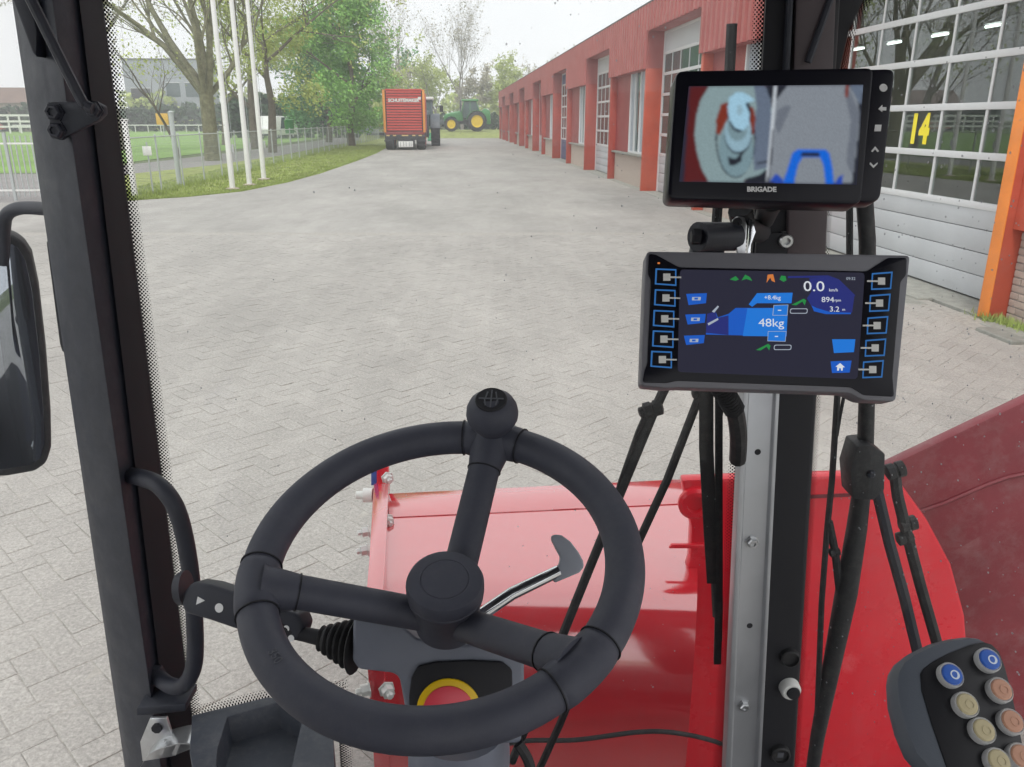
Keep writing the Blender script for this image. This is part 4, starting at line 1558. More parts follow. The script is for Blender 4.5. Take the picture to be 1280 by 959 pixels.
# roof and tail of the cab
abbox(MB(), (-.95, -.95, 2.28), (1.0, 1.3, 2.36)).build("roof", "cab_dark", cab, bev=.02)
for a in (-.88, .9):
    MB().bar(abp(a, -.85, .5), abp(a, -.85, 2.3), .1, .1).build("rear_pillar", "cab_dark", cab, bev=.01)
dr = abbox(MB(), (-.74, -1.9, .35), (-.68, .35, 2.27)).build("door", "cab_dark", cab, bev=.02)
MB().tube(spline([abp(-.74, -.1, 1.75), abp(-.785, -.1, 1.70), abp(-.785, -.1, 1.45), abp(-.74, -.1, 1.40)], 5), .014, 8).build("door_handle", "cab_black", dr)
abbox(MB(), (-.83, -.7, .45), (-.745, .34, 1.05)).build("mirror_blue_box", "mirror_blue", cab, bev=.02)  # unseen blue box, added so the wing mirror reflects some blue
abbox(MB(), (-.80, -.9, .25), (.85, 1.25, .33)).build("floor_plate", "cab_black", cab, bev=.01)

# strut bracket on the left pillar
bk = MB().prism(Kpoly([(58, 131), (64, 127), (118, 127), (129, 133), (130, 143), (122, 151), (82, 171), (74, 176), (66, 172), (62, 158)], 1.045), FH * .012).build("strut_bracket", "cab_grey", cab, bev=.002)
for u, v, r_ in ((69, 140, .010), (72, 163, .010), (118, 137, .0095)):
    MB().lathe(K(u, v, 1.045), -FH, [(r_ * 1.2, 0), (r_ * 1.2, .002), (r_, .002), (r_, .008), (r_ * .8, .010), (r_ * .5, .010), (r_ * .45, .007)], 6).build("bolt", "cab_dark", bk, smooth=False)
MB().tube(spline([K(116, 136, 1.03), K(108, 132, 1.03), K(98, 118, 1.03), K(34, -10, 1.03), K(18, -45, 1.03)], 4), .0065, 10).build("gas_strut", "cab_dark", cab)
MB().prism(Kpoly([(8, -20), (34, -20), (46, 40), (45, 72), (40, 66)], 1.06), FH * .03).build("seal_flap", "cab_dark", cab, bev=.003)
MB().prism(Kpoly([(57, 302), (63, 299), (85, 436), (84, 443), (77, 440), (74, 430)], 1.24), FH * .02).build("side_trim", "cab_black", cab, bev=.003)
mb = MB()
for i in range(70):
    v = rng.uniform(15, 420)
    u = lin(rng.choice([52, 58, 48]), .135, v) + rng.uniform(-6, 8)
    mb.lathe(K(u, v, 1.078 - (u - lin(42, .128, v)) * .0015), -FH, [(.0016, 0), (.0012, .0006)], 6)
grab = MB().tube(spline([K(158, 594, 1.10), K(176, 597, 1.07), K(200, 608, 1.04), K(222, 640, 1.03), (K(236, 700, 1.03)), K(243, 770, 1.03), K(243, 828, 1.03), K(231, 855, 1.035), K(213, 857, 1.05), K(192, 842, 1.09)], 7), .0125, 14).build("grab_handle", "cab_dark", cab)
for u, v, b in ((159, 593, 1.098), (195, 842, 1.088)):
    MB().lathe(K(u, v, b), -FH, [(.016, -.004), (.016, .006), (.010, .009), (.010, .014), (.007, .015)], 6).build("mount", "cab_dark", grab, smooth=False)

# tray beside the column
def ring(outer, inner, z, depth):
    mb = MB()
    n = len(outer)
    o_ = [V3((p.x, p.y, z)) for p in outer]
    i_ = [V3((p.x, p.y, z)) for p in inner]
    c = sum(i_, V3()) / n
    fl = [V3((p.x, p.y, z - depth)) * .92 + V3((c.x, c.y, z - depth)) * .08 for p in i_]
    ob = [p - ZZ * (depth + .25) for p in o_]
    mb.v = o_ + i_ + fl + ob
    for k in range(n):
        j = (k + 1) % n
        mb.f += [(k, j, n + j, n + k), (n + k, n + j, 2 * n + j, 2 * n + k), (k, 3 * n + k, 3 * n + j, j)]
    mb.f.append(tuple(2 * n + k for k in range(n)))
    return mb


ZT = .86
outer = [G(u, v, ZT) for u, v in ((237, 940), (240, 894), (335, 871), (392, 884), (417, 924), (421, 1060), (262, 1060), (250, 1000))]
inner = [G(u, v, ZT) for u, v in ((272, 935), (284, 896), (350, 877), (374, 890), (378, 899), (345, 1040), (300, 1040), (268, 985))]
mb = ring(outer, inner, ZT, .045)
tray = mb.build("dash_tray", "dash_grey", cab, bev=.004)
# latch
lt = MB().prism(Kpoly([(187, 899), (208, 898), (216, 924), (226, 925), (238, 930), (240, 936), (215, 946), (178, 952), (175, 928)], 1.0), FH * .006).build("door_latch", "steel", cab, bev=.001)
MB().lathe(K(197, 909, 1.0), -FH, [(.008, 0), (.008, .005), (.004, .006)], 8).build("bolt", "cab_black", lt)
band = spline([K(176, 958, .985), K(190, 938, .985), K(216, 928, .985), K(237, 926, .985), K(244, 937, .985), K(240, 962, .985), K(225, 985, .985)], 5)
mb = MB()
mb.v = [p for q in band for p in (q - FH * .008, q + FH * .03, q + FH * .03 + V3((.002, 0, .0025)), q - FH * .008 + V3((.002, 0, .0025)))]
for i in range(len(band) - 1):
    for j in range(4):
        a, b = 4 * i + j, 4 * i + (j + 1) % 4
        mb.f.append((a, b, b + 4, a + 4))
mb.build("strap", "steel", lt)
for u in (205, 222):
    MB().bar(K(u - 4, 942, .99), K(u + 3, 926, .99), .006, .006).build("rib", "steel", lt, smooth=False)
MB().prism(Kpoly([(170, 885), (232, 880), (232, 890), (170, 896)], 1.03), FH * .05).build("ledge", "cab_grey", cab, bev=.003)

# ------------------------------------------------------------------ rain on the panes
mb = MB()


def drop(p, nrm, r, hgt, mbx):
    x = nrm.cross(ZZ).normalized()
    y = nrm.cross(x)
    k = len(mbx.v)
    n = 7
    st = rng.uniform(.8, 1.5)
    for i, (rr, hh) in enumerate(((1, -.1), (.8, .55), (.35, .95))):
        for j in range(n):
            a = 6.283 * j / n
            mbx.v.append(p + (x * math.cos(a) + y * math.sin(a) * st) * r * rr + nrm * hgt * hh)
    for i in range(2):
        for j in range(n):
            a, b = k + i * n + j, k + i * n + (j + 1) % n
            mbx.f.append((a, b, b + n, a + n))
    mbx.f.append(tuple(k + 2 * n + j for j in range(n)))
    mbx.f.append(tuple(k + j for j in range(n - 1, -1, -1)))


for _ in range(300):
    v = rng.random() ** 1.3 * 900 - 20
    u = rng.uniform(150, 940) if rng.random() < .55 else rng.uniform(620, 940)
    r = .0006 + .0008 * rng.random() ** 2
    drop(K(u, v, BS + .0053), FH, r, r * .6, mb)
tag(mb.build("rain_drops", "water", ws, ang=80), kind="stuff")
mb = MB()
for _ in range(380):
    v = rng.uniform(-10, 940)
    u = rng.uniform(lin(1065, -.0595, v), 1290)
    r = .0007 + .0009 * rng.random() ** 2
    drop(SG.hit(u, v, -.0053), -SG.n, r, r * .6, mb)
tag(mb.build("rain_drops", "water", sg, ang=80), kind="stuff")

# ------------------------------------------------------------------ red front body
ZB = .66
bd = thing("loading_bucket", "glossy red steel loading bucket in front of the cab, bolted flange at its left end", "bucket", G(650, 680, 0))
g = lambda u, v, z=ZB: G(u, v, z)
MB().prism([g(486, 617, ZB + .003), g(872, 598, ZB + .003), g(872, 628.5, ZB + .003), g(486, 646.5, ZB + .003)], ZZ * -.05).build("lip_plate", "body_red_wet", bd, bev=.0015)
tl, tr_, br_, bl_ = g(484, 648), g(872, 630), g(872, 744), g(472, 742)
BW_ = .5 * (br_.dot(FH) + bl_.dot(FH))
prof_ = [(0.0, .0), (.5, .0), (.80, .0), (.93, -.006), (1.03, -.026), (1.11, -.06), (1.17, -.11), (1.205, -.18), (1.225, -.27), (1.24, -.55)]
secs = []
NA = 9
for i in range(NA + 1):
    f = i / NA
    p0, p1 = tl.lerp(tr_, f), bl_.lerp(br_, f)
    d_ = p1 - p0
    sec = [p0 + d_ * t_ + ZZ * dz_ for t_, dz_ in prof_]
    secs.append(sec + [sec[k_] - ZZ * .012 + FH * (.0016 * k_) for k_ in range(len(sec) - 1, -1, -1)])
MB().loft(secs).build("front_shell", "body_red_wet", bd, ang=50)
gd = MB().prism(Kpoly([(852, 600), (950, 597), (1076, 594), (1108, 585), (1128, 606), (1160, 650), (1190, 706), (1207, 770), (1212, 840), (1210, 1060), (790, 1060), (800, 760), (846, 755), (862, 700), (864, 660)], BW_ + .12), FH * .04).build("side_guard", "body_red", bd, bev=.01)  # curved right edge is shaped after the outline of a reflection in the glass
MB().prism(Kpoly([(1000, 620), (1063, 617), (1063, 621), (1000, 624)], BW_ + .117), FH * .006).build("fold", "body_red_dulled", gd, smooth=False)
c = K(868, 628, BW_ + .12)
MB().lathe(c, -FH, [(.042, 0), (.042, .010), (.034, .016), (.022, .016), (.020, .004), (.0, .004)], 26).build("pivot_boss", "body_red", bd)
MB().prism(Kpoly([(840, 681), (900, 681), (900, 686), (836, 686)], BW_ + .112), FH * .01).build("weld_bar", "body_red", bd, bev=.002)
sp_ = MB().prism(Kpoly([(1095, 590), (1420, 436), (1420, 1060), (1095, 1060)], BW_ + .30), FH * .04).build("side_panel", "body_red_dulled", bd, bev=.008)
mb = MB()
sm = [(1110, 652), (1132, 645), (1179, 629), (1230, 607), (1257, 597), (1290, 590), (1420, 545)]
mb.tube([K(u, v, BW_ + .298) for u, v in sm], .006, 6)
mb.build("fold", "body_red_dulled", sp_)
# flange with bolts
fl = MB().prism([g(467, 604, .70), g(486, 604, .70), g(482, 700, .70), g(477, 775, .70), g(455, 775, .70), g(461, 700, .70)], ZZ * -.45).build("flange", "body_red_wet", bd, bev=.004)
MB().prism(Kpoly([(469, 584), (485, 584), (486, 626), (467, 626)], 2.30), FH * .03).build("lug", "body_red", fl, bev=.004)
MB().prism(Kpoly([(464, 590), (470, 587), (470, 606), (464, 607)], 2.26), FH * .02).build("sticker", "blue_sticker", fl, smooth=False)


def bolt(p, ax, r, m, par, h=.02):
    MB().lathe(p, ax, [(r * 1.35, 0), (r * 1.35, .003), (r, .003), (r, h), (r * .55, h), (r * .55, h * 1.5), (r * .4, h * 1.6)], 6).build("bolt", m, par, smooth=False)


for u, v, b in ((484, 597, 2.25), (484, 650, 2.05), (481, 686, 1.95), (483, 861, 1.52)):
    bolt(K(u, v, b), (-FH + RT * .5).normalized(), .015, "bolt_zinc", fl)
for u, v, b in ((461, 664, 1.98), (460, 687, 1.9), (462, 861, 1.52)):
    bolt(K(u, v, b), (-RT - FH * .4).normalized(), .014, "bolt_zinc", fl)
MB().lathe(K(466, 619, 2.2), -RT, [(.022, 0), (.022, .028), (.012, .03), (.012, .05), (.006, .052)], 16).build("bushing", "plastic_white", fl)
hose = MB().tube(spline([K(610, 935, BW_ - .15), K(660, 926, BW_ - .16), K(720, 925, BW_ - .16), K(800, 915, BW_ - .16), K(850, 917, BW_ - .16), K(905, 931, BW_ - .16), K(960, 960, BW_ - .16)], 6), .0055, 8).build("hose", "rubber", bd)

# ------------------------------------------------------------------ wipers and outside rods
WB = 1.24
def wiper(label, rods, knuckles=(), blades=(), cat="wiper", name="windscreen_wiper"):
    t = thing(name, label, cat, K(rods[0][0][0][0], rods[0][0][0][1], WB))
    for pts, w, m in rods:
        MB().tube([K(u, v, WB) for u, v in pts], w, 8).build("arm", m, t)
    for pts, w, m in blades:
        mb = MB()
        secs = []
        for (u, v, wd) in pts:
            c = K(u, v, WB - .01)
            secs.append([c - RT * wd, c + RT * wd, c + RT * wd * .4 + FH * .02, c - RT * wd * .4 + FH * .02])
        mb.loft(secs).build("blade", m, t, bev=.001)
    for u, v, r_ in knuckles:
        MB().lathe(K(u, v, WB), (RT * .95 + ZZ * .3), [(r_ * .5, -r_ * 1.2), (r_, -r_), (r_, -.2 * r_), (r_ * .8, -.1 * r_), (r_ * .8, .1 * r_), (r_, .2 * r_), (r_, r_), (r_ * .5, r_ * 1.2)], 10).build("knuckle", "rubber", t)
    return t


wiper("slanting black wiper arm with clip behind the right side of the steering wheel", [(((838, 470), (815, 520), (780, 605), (735, 715), (640, 952)), .0085, "rubber"), (((808, 515), (797, 540), (776, 600), (768, 625)), .004, "rubber")], knuckles=((816, 511, .014), (806, 514, .009)))
wiper("thin parallel black rod right of the slanting wiper arm", [(((884, 470), (834, 600), (762, 755), (700, 905), (668, 975)), .0075, "rubber")], knuckles=((872, 492, .008),))
wiper("upright parked wiper blade left of the grey rail, reaching up past the monitor", [(((915, 30), (912, 90), (897, 260), (883, 470), (886, 560), (896, 770)), .008, "rubber"), (((906, 480), (899, 520), (899, 800)), .006, "rubber")],
      blades=(([(883, 480, .012), (883, 560, .0125), (887, 660, .011), (890, 730, .009)], None, "rubber"), ([(899, 480, .006), (899, 760, .007), (897, 831, .007)], None, "rubber")))
wiper("upright black linkage rods with wiper right of the black pillar", [(((1062, 250), (1062, 320), (1047, 490), (1040, 600), (1034, 660), (1027, 753), (1019, 959), (1016, 1010)), .0055, "rubber"), (((1036, 652), (1044, 690), (1050, 745)), .007, "rubber"), (((1056, 490), (1050, 520), (1046, 545)), .003, "rubber")], knuckles=((1043, 690, .008),))
ma = thing("mirror_arm", "thick black upright arm with bolted clamp block right of the rods", "bracket", K(1070, 959, WB))
MB().tube([K(1080, 240, WB), K(1084, 300, WB), K(1084, 480, WB), K(1081, 580, WB), K(1071, 660, WB), K(1058, 740, WB), K(1040, 830, WB), K(1022, 920, WB), K(1008, 1010, WB)], [.0125, .0125, .0125, .0135, .017, .019, .016, .013, .011], 12).build("arm", "rubber", ma)
blk = MB().prism(Kpoly([(1072, 558), (1090, 556), (1107, 568), (1106, 613), (1092, 626), (1066, 624), (1063, 588)], WB - .03), FH * .05).build("clamp_block", "rubber", ma, bev=.003)
MB().lathe(K(1088, 592, WB - .03), -FH, [(.007, 0), (.007, .006), (.004, .008)], 6).build("bolt", "cab_grey", blk, smooth=False)
wiper("pair of slanting grey rods running down to the button pod", [(((1096, 612), (1112, 680), (1130, 745), (1147, 815), (1160, 870)), .010, "cab_dark"), (((1118, 588), (1122, 620), (1133, 665), (1150, 730), (1170, 800), (1185, 860)), .010, "rubber"), (((1122, 640), (1143, 655)), .004, "rubber")], knuckles=((1119, 588, .014), (1135, 655, .013), (1131, 672, .012)))

# ------------------------------------------------------------------ wing mirror
wm = thing("wing_mirror", "black framed wing mirror cut by the left edge of the picture", "mirror", K(-40, 600, 1.33))
MP = Plane(K(-130, 292, 1.30), K(45, 292, 1.392), K(-130, 600, 1.27))
ol = [(-150, 290), (-10, 291), (12, 292), (28, 301), (39, 318), (48, 360), (57, 440), (63, 520), (64, 560), (58, 580), (44, 590), (10, 596), (-150, 604)]
il = [(-142, 300), (-10, 301), (9, 302), (22, 309), (32, 325), (40, 362), (49, 440), (55, 520), (56, 555), (51, 573), (40, 581), (8, 587), (-142, 594)]
hs = MB().prism([MP.hit(u, v) for u, v in ol], -MP.n * .06).build("housing", "rubber", wm, bev=.008, seg=3)
MB().prism([MP.hit(u, v, .0025) for u, v in il], -MP.n * .004).build("mirror_glass", "mirror_face", wm, bev=.001)
MB().tube(spline([K(4, 330, 1.37), K(5, 285, 1.36), K(9, 268, 1.34), K(22, 261, 1.31), K(40, 260, 1.28), K(66, 262, 1.23)], 6), .0105, 12).build("arm", "cab_dark", wm)

# ------------------------------------------------------------------ steering column
scol = thing("steering_column", "grey steering column housing with black panel carrying a red and yellow emblem", "steering column", P(580, 900, .9))
HP = .90
hd = FH * .9 - ZZ * .43
ho = [(441, 774), (450, 768), (478, 771), (502, 782), (520, 798), (560, 806), (640, 806), (655, 822), (655, 905), (650, 930), (512, 930), (505, 880), (499, 848), (492, 842), (448, 837), (440, 826)]
MB().prism([P(u, v, HP) for u, v in ho], hd.normalized() * .14).build("housing", "column_plastic", scol, bev=.010, seg=3)
po = [(513, 925), (511, 872), (514, 848), (522, 833), (545, 828), (590, 826), (628, 828), (640, 838), (642, 925)]
MB().prism([P(u, v, HP - .006) for u, v in po], hd.normalized() * .008).build("panel", "cab_black", scol, bev=.003)
em = P(561, 888, HP - .0065)
en = -FW
eb = MB().lathe(em, en, [(.036, 0), (.036, .002), (.034, .003)], 40).build("emblem", "estop_yellow", scol)
MB().lathe(em + en * .0031, en, [(.0285, 0), (.0285, .0016), (.0275, .0022)], 36).build("centre", "estop_red", eb)
MB().lathe(P(574, 905, .93), (P(574, 1040, .99) - P(574, 905, .93)), [(.055, 0), (.060, .04), (.060, .2)], 30).build("lower_tube", "column_plastic", scol)
MB().tube(spline([P(648, 930, .9), P(660, 950, .9), P(668, 980, .9)], 5), .006, 8).build("cable", "rubber", scol)
MB().box((0, 0, 0), (.012, .012, .02)).build("clip", "plastic_white", scol, bev=.002).location = P(641, 944, .89) - V3(scol.location)
# light stalk on the left
st = thing("indicator_stalk", "black light switch stalk with rubber bellows sticking out left of the steering column", "switch", P(440, 803, .93))
a0, a1 = P(446, 806, .93), P(402, 798, .94)
ax = (a1 - a0).normalized()
L = (a1 - a0).length
prof = [(.034, 0)]
for i in range(5):
    r_ = .032 - i * .0035
    prof += [(r_, L * (i * .2 + .04)), (r_ * .70, L * (i * .2 + .12)), (r_ * .9 - .001, L * (i * .2 + .2))]
MB().lathe(a0, ax, prof, 22).build("bellows", "rubber", st)
MB().tube([a1 - ax * .01, P(380, 793, .945), P(350, 783, .95)], [.010, .0085, .012], 12).build("rod", "cab_black", st)
SP = Plane(P(240, 727, .97), P(300, 745, .955), P(228, 765, .97))
hdpts = [(243, 728), (262, 731), (300, 743), (372, 768), (378, 782), (372, 800), (355, 803), (300, 789), (262, 776), (230, 767), (226, 757), (228, 742), (235, 731)]
sh = MB().prism([SP.hit(u, v) for u, v in hdpts], -SP.n * .032).build("head", "cab_dark", st, bev=.005, seg=3)
MB().prism([SP.hit(u, v, .0008) for u, v in ((245, 756), (256, 751), (247, 746))], -SP.n * .001).build("symbol", "print_white", sh, smooth=False)
MB().lathe(SP.hit(274, 760, .0003), SP.n, [(.0055, 0), (.0055, .0006), (.0030, .0006), (.0030, .0002)], 18).build("symbol", "print_white", sh)
MB().tube([SP.hit(229, 735, -.016) + RT * .004, SP.hit(229, 735, -.016) - RT * .006 - ZZ * .001], [.022, .019], 16).build("end_cap", "cab_dark", sh)
for u, v in ((358, 786), (364, 798)):
    MB().lathe(SP.hit(u, v, .0003), SP.n, [(.004, 0), (.004, .0006), (.002, .0006), (.002, .0003)], 12).build("symbol", "print_white", sh)
# lever on the right
lv = thing("tilt_lever", "chrome lever with hooked grey grip right of the steering hub", "lever", P(610, 765, .93))
MB().tube([P(596, 772, .92), P(640, 742, .93), P(698, 714, .95)], [.0075, .0075, .007], 14).build("rod", "chrome", lv)
gp = [(687, 714), (699, 707), (701, 697), (695, 686), (690, 676), (689, 671), (693, 668), (702, 669), (713, 677), (723, 690), (729, 701), (730, 709), (724, 716), (693, 729)]
LP = Plane(P(690, 670, .955), P(730, 670, .955), P(690, 725, .945))
MB().prism([LP.hit(u, v) for u, v in gp], -LP.n * .024).build("grip", "grip_grey", lv, bev=.006, seg=3)

# ------------------------------------------------------------------ steering wheel
RING, RT_ = .195, .0209
swc = P(552.4, 697.5, .8596)
n_ = (math.cos(.3367) * ZZ - math.sin(.3367) * FH - .046 * RT).normalized()
e1 = (RT - n_ * RT.dot(n_)).normalized()
e2 = n_.cross(e1)
sw = thing("steering_wheel", "dark grey padded three-spoke steering wheel with round spinner knob at its top", "steering wheel", swc)


class _W:
    pass


SWP = Plane(swc, swc + e1, swc - e2)


def ang(u, v):
    p = SWP.hit(u, v) - swc
    return math.atan2(p.dot(e2), p.dot(e1))


def rp_(a, r=RING, off=0.0):
    return swc + (e1 * math.cos(a) + e2 * math.sin(a)) * r + n_ * off


mb = MB()
NS, NT = 128, 20
for i in range(NS):
    a = 2 * math.pi * i / NS
    rd = e1 * math.cos(a) + e2 * math.sin(a)
    for j in range(NT):
        b = 2 * math.pi * j / NT
        mb.v.append(swc + rd * (RING + RT_ * math.cos(b)) + n_ * RT_ * math.sin(b))
for i in range(NS):
    for j in range(NT):
        mb.f.append((i * NT + j, ((i + 1) % NS) * NT + j, ((i + 1) % NS) * NT + (j + 1) % NT, i * NT + (j + 1) % NT))
rim = mb.build("rim", "wheel_foam", sw)
hub_c = P(556, 724, .862)
ha = (n_ + .06 * RT).normalized()
joints = [(ang(322, 705), ang(328, 770), (392, 741), .0185), (ang(655, 556), ang(578, 548), (598, 600), .0185), (ang(700, 880), ang(770, 812), (690, 800), .0185)]
for a0_, a1_, (u, v), r_ in joints:
    if a1_ < a0_:
        a1_ += 2 * math.pi
    am = (a0_ + a1_) / 2
    path = [rp_(a0_ + (a1_ - a0_) * k / 10) for k in range(11)]
    rr = [RT_ - .003, RT_ + .0012] + [RT_ + .0018] * 7 + [RT_ + .0012, RT_ - .003]
    jn = MB().tube(path, rr, 20).build("spoke_joint", "wheel_foam", sw)
    for aa in (a0_ + .012, a1_ - .012):
        q = [rp_(aa - .003), rp_(aa + .003)]
        MB().tube(q, RT_ + .0017, 24).build("seam", "cab_black", jn)
    # spoke: leaves the rim and drops to the hub
    s0 = rp_(am, RING - .005)
    s1 = hub_c - ha * .052 + (rp_(am) - swc).normalized() * .03
    mid = s0.lerp(s1, .42) + n_ * .004
    pth = spline([s0, s0.lerp(mid, .5) + n_ * .003, mid, s1], 6)
    m = len(pth)
    rr = [.030 - min(1, (k / (m * .36)) ** .8) * .0105 for k in range(m)]
    so = MB().tube(pth, rr, 18, flat=.9).build("spoke", "wheel_foam", sw)
    ks = int(m * .36)
    MB().tube([pth[ks].lerp(pth[ks + 1], .35), pth[ks].lerp(pth[ks + 1], .60)], rr[ks] + .0006, 18, flat=.92).build("seam", "cab_black", so)
hb = MB().lathe(hub_c, ha, [(.030, -.080), (.036, -.076), (.0385, -.030), (.0415, -.026), (.0420, -.020), (.0405, -.0185), (.0425, -.017), (.0425, -.007), (.0405, -.002), (.037, 0.0), (.027, .0004), (.026, -.0006), (.025, .0004), (.0, .0006)], 44).build("hub", "wheel_foam", sw)
# spinner knob
kb0 = rp_(ang(611, 566), RING, .006)
ka = n_
L = .043
kc = kb0 + ka * L
kn = MB().lathe(kb0, ka, [(.026, -.02), (.0265, 0), (.0235, .006), (.0200, .012), (.0210, .016), (.0270, .023), (.0312, .031), (.0322, .038), (.0310, .047), (.0270, .055), (.0205, .0605), (.012, .0630), (.0, .0635)], 32).build("spinner_knob", "wheel_foam", sw)
cn_ = (CAM - kc).normalized()
ed = (ka * .97 + cn_ * .2).normalized()
ep = kb0 + ka * .0365 + ed * .0275
pl = MB().lathe(ep, ed, [(.0190, -.012), (.0195, -.0015), (.0185, .0), (.0178, -.0006), (.0, .0002)], 26).build("emblem", "cab_black", kn)
ex_ = ed.cross(ZZ).normalized() * -1
ey_ = ed.cross(ex_) * -1
mb = MB()
for (x1, y1), (x2, y2) in (((-.015, 0), (.015, 0)), ((0, .014), (0, -.014)), ((-.008, .0), (-.006, .011)), ((.008, .0), (.006, .011)), ((-.007, 0), (-.005, -.011)), ((.007, 0), (.005, -.011))):
    mb.bar(ep + ex_ * x1 + ey_ * y1 + ed * .0006, ep + ex_ * x2 + ey_ * y2 + ed * .0006, .0016, .001, up=ed)
mb.build("emblem_lines", "decal_grey", kn, smooth=False)
dp = rp_(ang(356, 832) , RING, RT_ * .99)
text("raised_mark", "350", "decal_grey", Matrix((e1 * .6 - e2 * .8, e1 * .8 + e2 * .6, n_)).transposed().to_4x4() @ Matrix.Identity(4) if False else (Matrix.Translation(dp) @ Matrix((e1 * .62 - e2 * .78, e1 * .78 + e2 * .62, n_)).transposed().to_4x4()), .012, rim, extrude=.0006)

# ------------------------------------------------------------------ camera monitor
mo = thing("camera_monitor", "black camera monitor showing two camera pictures, fixed above the control terminal", "monitor", P(960, 255, .80))
M_ = Plane(P(844, 88, .80), P(1121, 90, .80), P(834, 247, .79))


def rr_poly(pts, r, n=4):
    """round the corners of a pixel polygon"""
    out = []
    m = len(pts)
    for i in range(m):
        p, a, b = V3((*pts[i], 0)), V3((*pts[i - 1], 0)), V3((*pts[(i + 1) % m], 0))
        d1, d2 = (a - p), (b - p)
        k1, k2 = min(r, d1.length * .45), min(r, d2.length * .45)
        s, e = p + d1.normalized() * k1, p + d2.normalized() * k2
        for k in range(n + 1):
            t = k / n
            q = s * (1 - t) ** 2 + p * 2 * t * (1 - t) + e * t * t
            out.append((q.x, q.y))
    return out


def plate(name, pl_, pts, off, th, m, parent, bev=0.0, smooth=False):
    return MB().prism([pl_.hit(u, v, off) for u, v in pts], -pl_.n * th).build(name, m, parent, bev=bev, smooth=smooth or bev > 0)


plate("side_wing", M_, rr_poly([(1040, 87), (1120, 85), (1101, 252), (1040, 252)], 12), -.004, .024, "display_black", mo, bev=.003)
body = plate("body", M_, rr_poly([(845, 88), (1093, 84), (1077, 255), (834, 248)], 10), 0, .030, "display_black", mo, bev=.004)
scr = plate("screen", M_, [(861, 108), (1079, 106), (1071, 231), (849, 227)], .0006, .001, "scr_off", mo)


POLY = []


def sp(pts, lv, m):
    POLY.append((lv, len(POLY), pts, m))


def ell(cx, cy, rx, ry, n=28, a0=0, a1=360, rot=0):
    o = []
    for i in range(n + (0 if a1 - a0 == 360 else 1)):
        a = R(a0 + (a1 - a0) * i / n)
        x, y = rx * math.cos(a), ry * math.sin(a)
        c, s = math.cos(R(rot)), math.sin(R(rot))
        o.append((cx + x * c - y * s, cy + x * s + y * c))
    return o


Z6 = lambda pts: [(860 + x / 5.818, 100 + y / 5.818) for x, y in pts]
sp(Z6([(15, 50), (628, 45), (568, 745), (-30, 740)]), 0, "cam_red")
sp(Z6([(150, 50), (560, 47), (595, 100), (610, 200), (590, 480), (570, 680), (420, 720), (400, 742), (150, 740), (100, 650), (62, 520), (48, 400), (58, 270), (90, 150)]), 1, "cam_wall")
sp(Z6([(480, 47), (560, 47), (592, 100), (608, 200), (590, 480), (575, 640), (480, 660), (470, 400), (500, 200)]), 2, "cam_side")
sp(Z6([(565, 47), (628, 45), (612, 200), (606, 160)]), 2, "cam_dark")
sp(Z6([(520, 690), (572, 650), (568, 745), (400, 742), (430, 715)]), 2, "cam_dark")
sp(Z6([(500, 605), (600, 580), (598, 595), (505, 615)]), 3, "cam_dark")
sp(Z6(ell(345, 430, 145, 285)), 3, "cam_dark")
sp(Z6(ell(345, 428, 135, 278)), 4, "cam_wall")
sp(Z6([(240, 180), (290, 160), (300, 260), (230, 400), (205, 390), (205, 290)]), 5, "cam_rust")
sp(Z6([(420, 170), (480, 210), (492, 290), (480, 400), (450, 380), (450, 260)]), 5, "cam_rust")
sp(Z6(ell(350, 500, 125, 205)), 6, "cam_auger_low")
sp(Z6([(290, 560), (345, 575), (400, 520), (390, 590), (340, 620), (300, 620)]), 7, "cam_dark")
sp(Z6(ell(365, 390, 100, 150)), 8, "cam_dark")
sp(Z6(ell(365, 380, 97, 145)), 9, "cam_auger_mid")
sp(Z6(ell(360, 340, 75, 105)), 10, "cam_auger_low")
sp(Z6(ell(372, 240, 84, 140)), 11, "cam_dark")
sp(Z6([(440, 110), (490, 150), (460, 160), (415, 170), (430, 200), (450, 250), (440, 330), (400, 370), (340, 350), (300, 290), (288, 200), (300, 130), (345, 92), (400, 90)]), 12, "cam_auger")
sp(Z6(ell(375, 220, 22, 40)), 13, "cam_auger_mid")
PHALF = len(POLY)
sp(Z6([(640, 45), (1280, 38), (1225, 755), (580, 742)]), 0, "cam_dark")
sp(Z6([(700, 45), (1170, 40), (1230, 130), (1250, 260), (1230, 480), (1200, 700), (1190, 752), (590, 742), (610, 560), (625, 300), (640, 150)]), 1, "cam_ground")
sp(Z6([(1130, 60), (1170, 60), (1250, 240), (1200, 700), (1150, 600), (1185, 300)]), 2, "cam_ground_dim")
sp(Z6([(650, 220), (720, 180), (750, 200), (690, 330), (660, 400), (630, 330)]), 2, "cam_ground_dim")
sp(Z6([(640, 45), (720, 45), (670, 110), (630, 160)]), 3, "cam_dark")
sp(Z6([(1175, 40), (1280, 38), (1255, 190)]), 3, "cam_side")
sp(Z6([(1145, 42), (1170, 42), (1160, 130), (1145, 120)]), 4, "cam_rust")
sp(Z6([(690, 748), (720, 660), (760, 530), (800, 505), (1000, 505), (1030, 540), (1050, 640), (1062, 755)]), 4, "cam_blue")
sp(Z6([(770, 751), (800, 620), (830, 565), (960, 565), (985, 620), (1000, 754)]), 5, "cam_ground")
sp(Z6([(825, 530), (955, 530), (960, 556), (820, 556)]), 5, "cam_dark")
sp(Z6([(590, 742), (640, 680), (690, 720), (690, 748)]), 3, "cam_blue_deep")
sp(Z6([(1065, 754), (1100, 700), (1130, 690), (1120, 754)]), 3, "cam_blue_deep")
sp(Z6([(628, 45), (650, 45), (578, 742), (566, 742)]), 6, "cam_line")
GX, GY = 176, 100
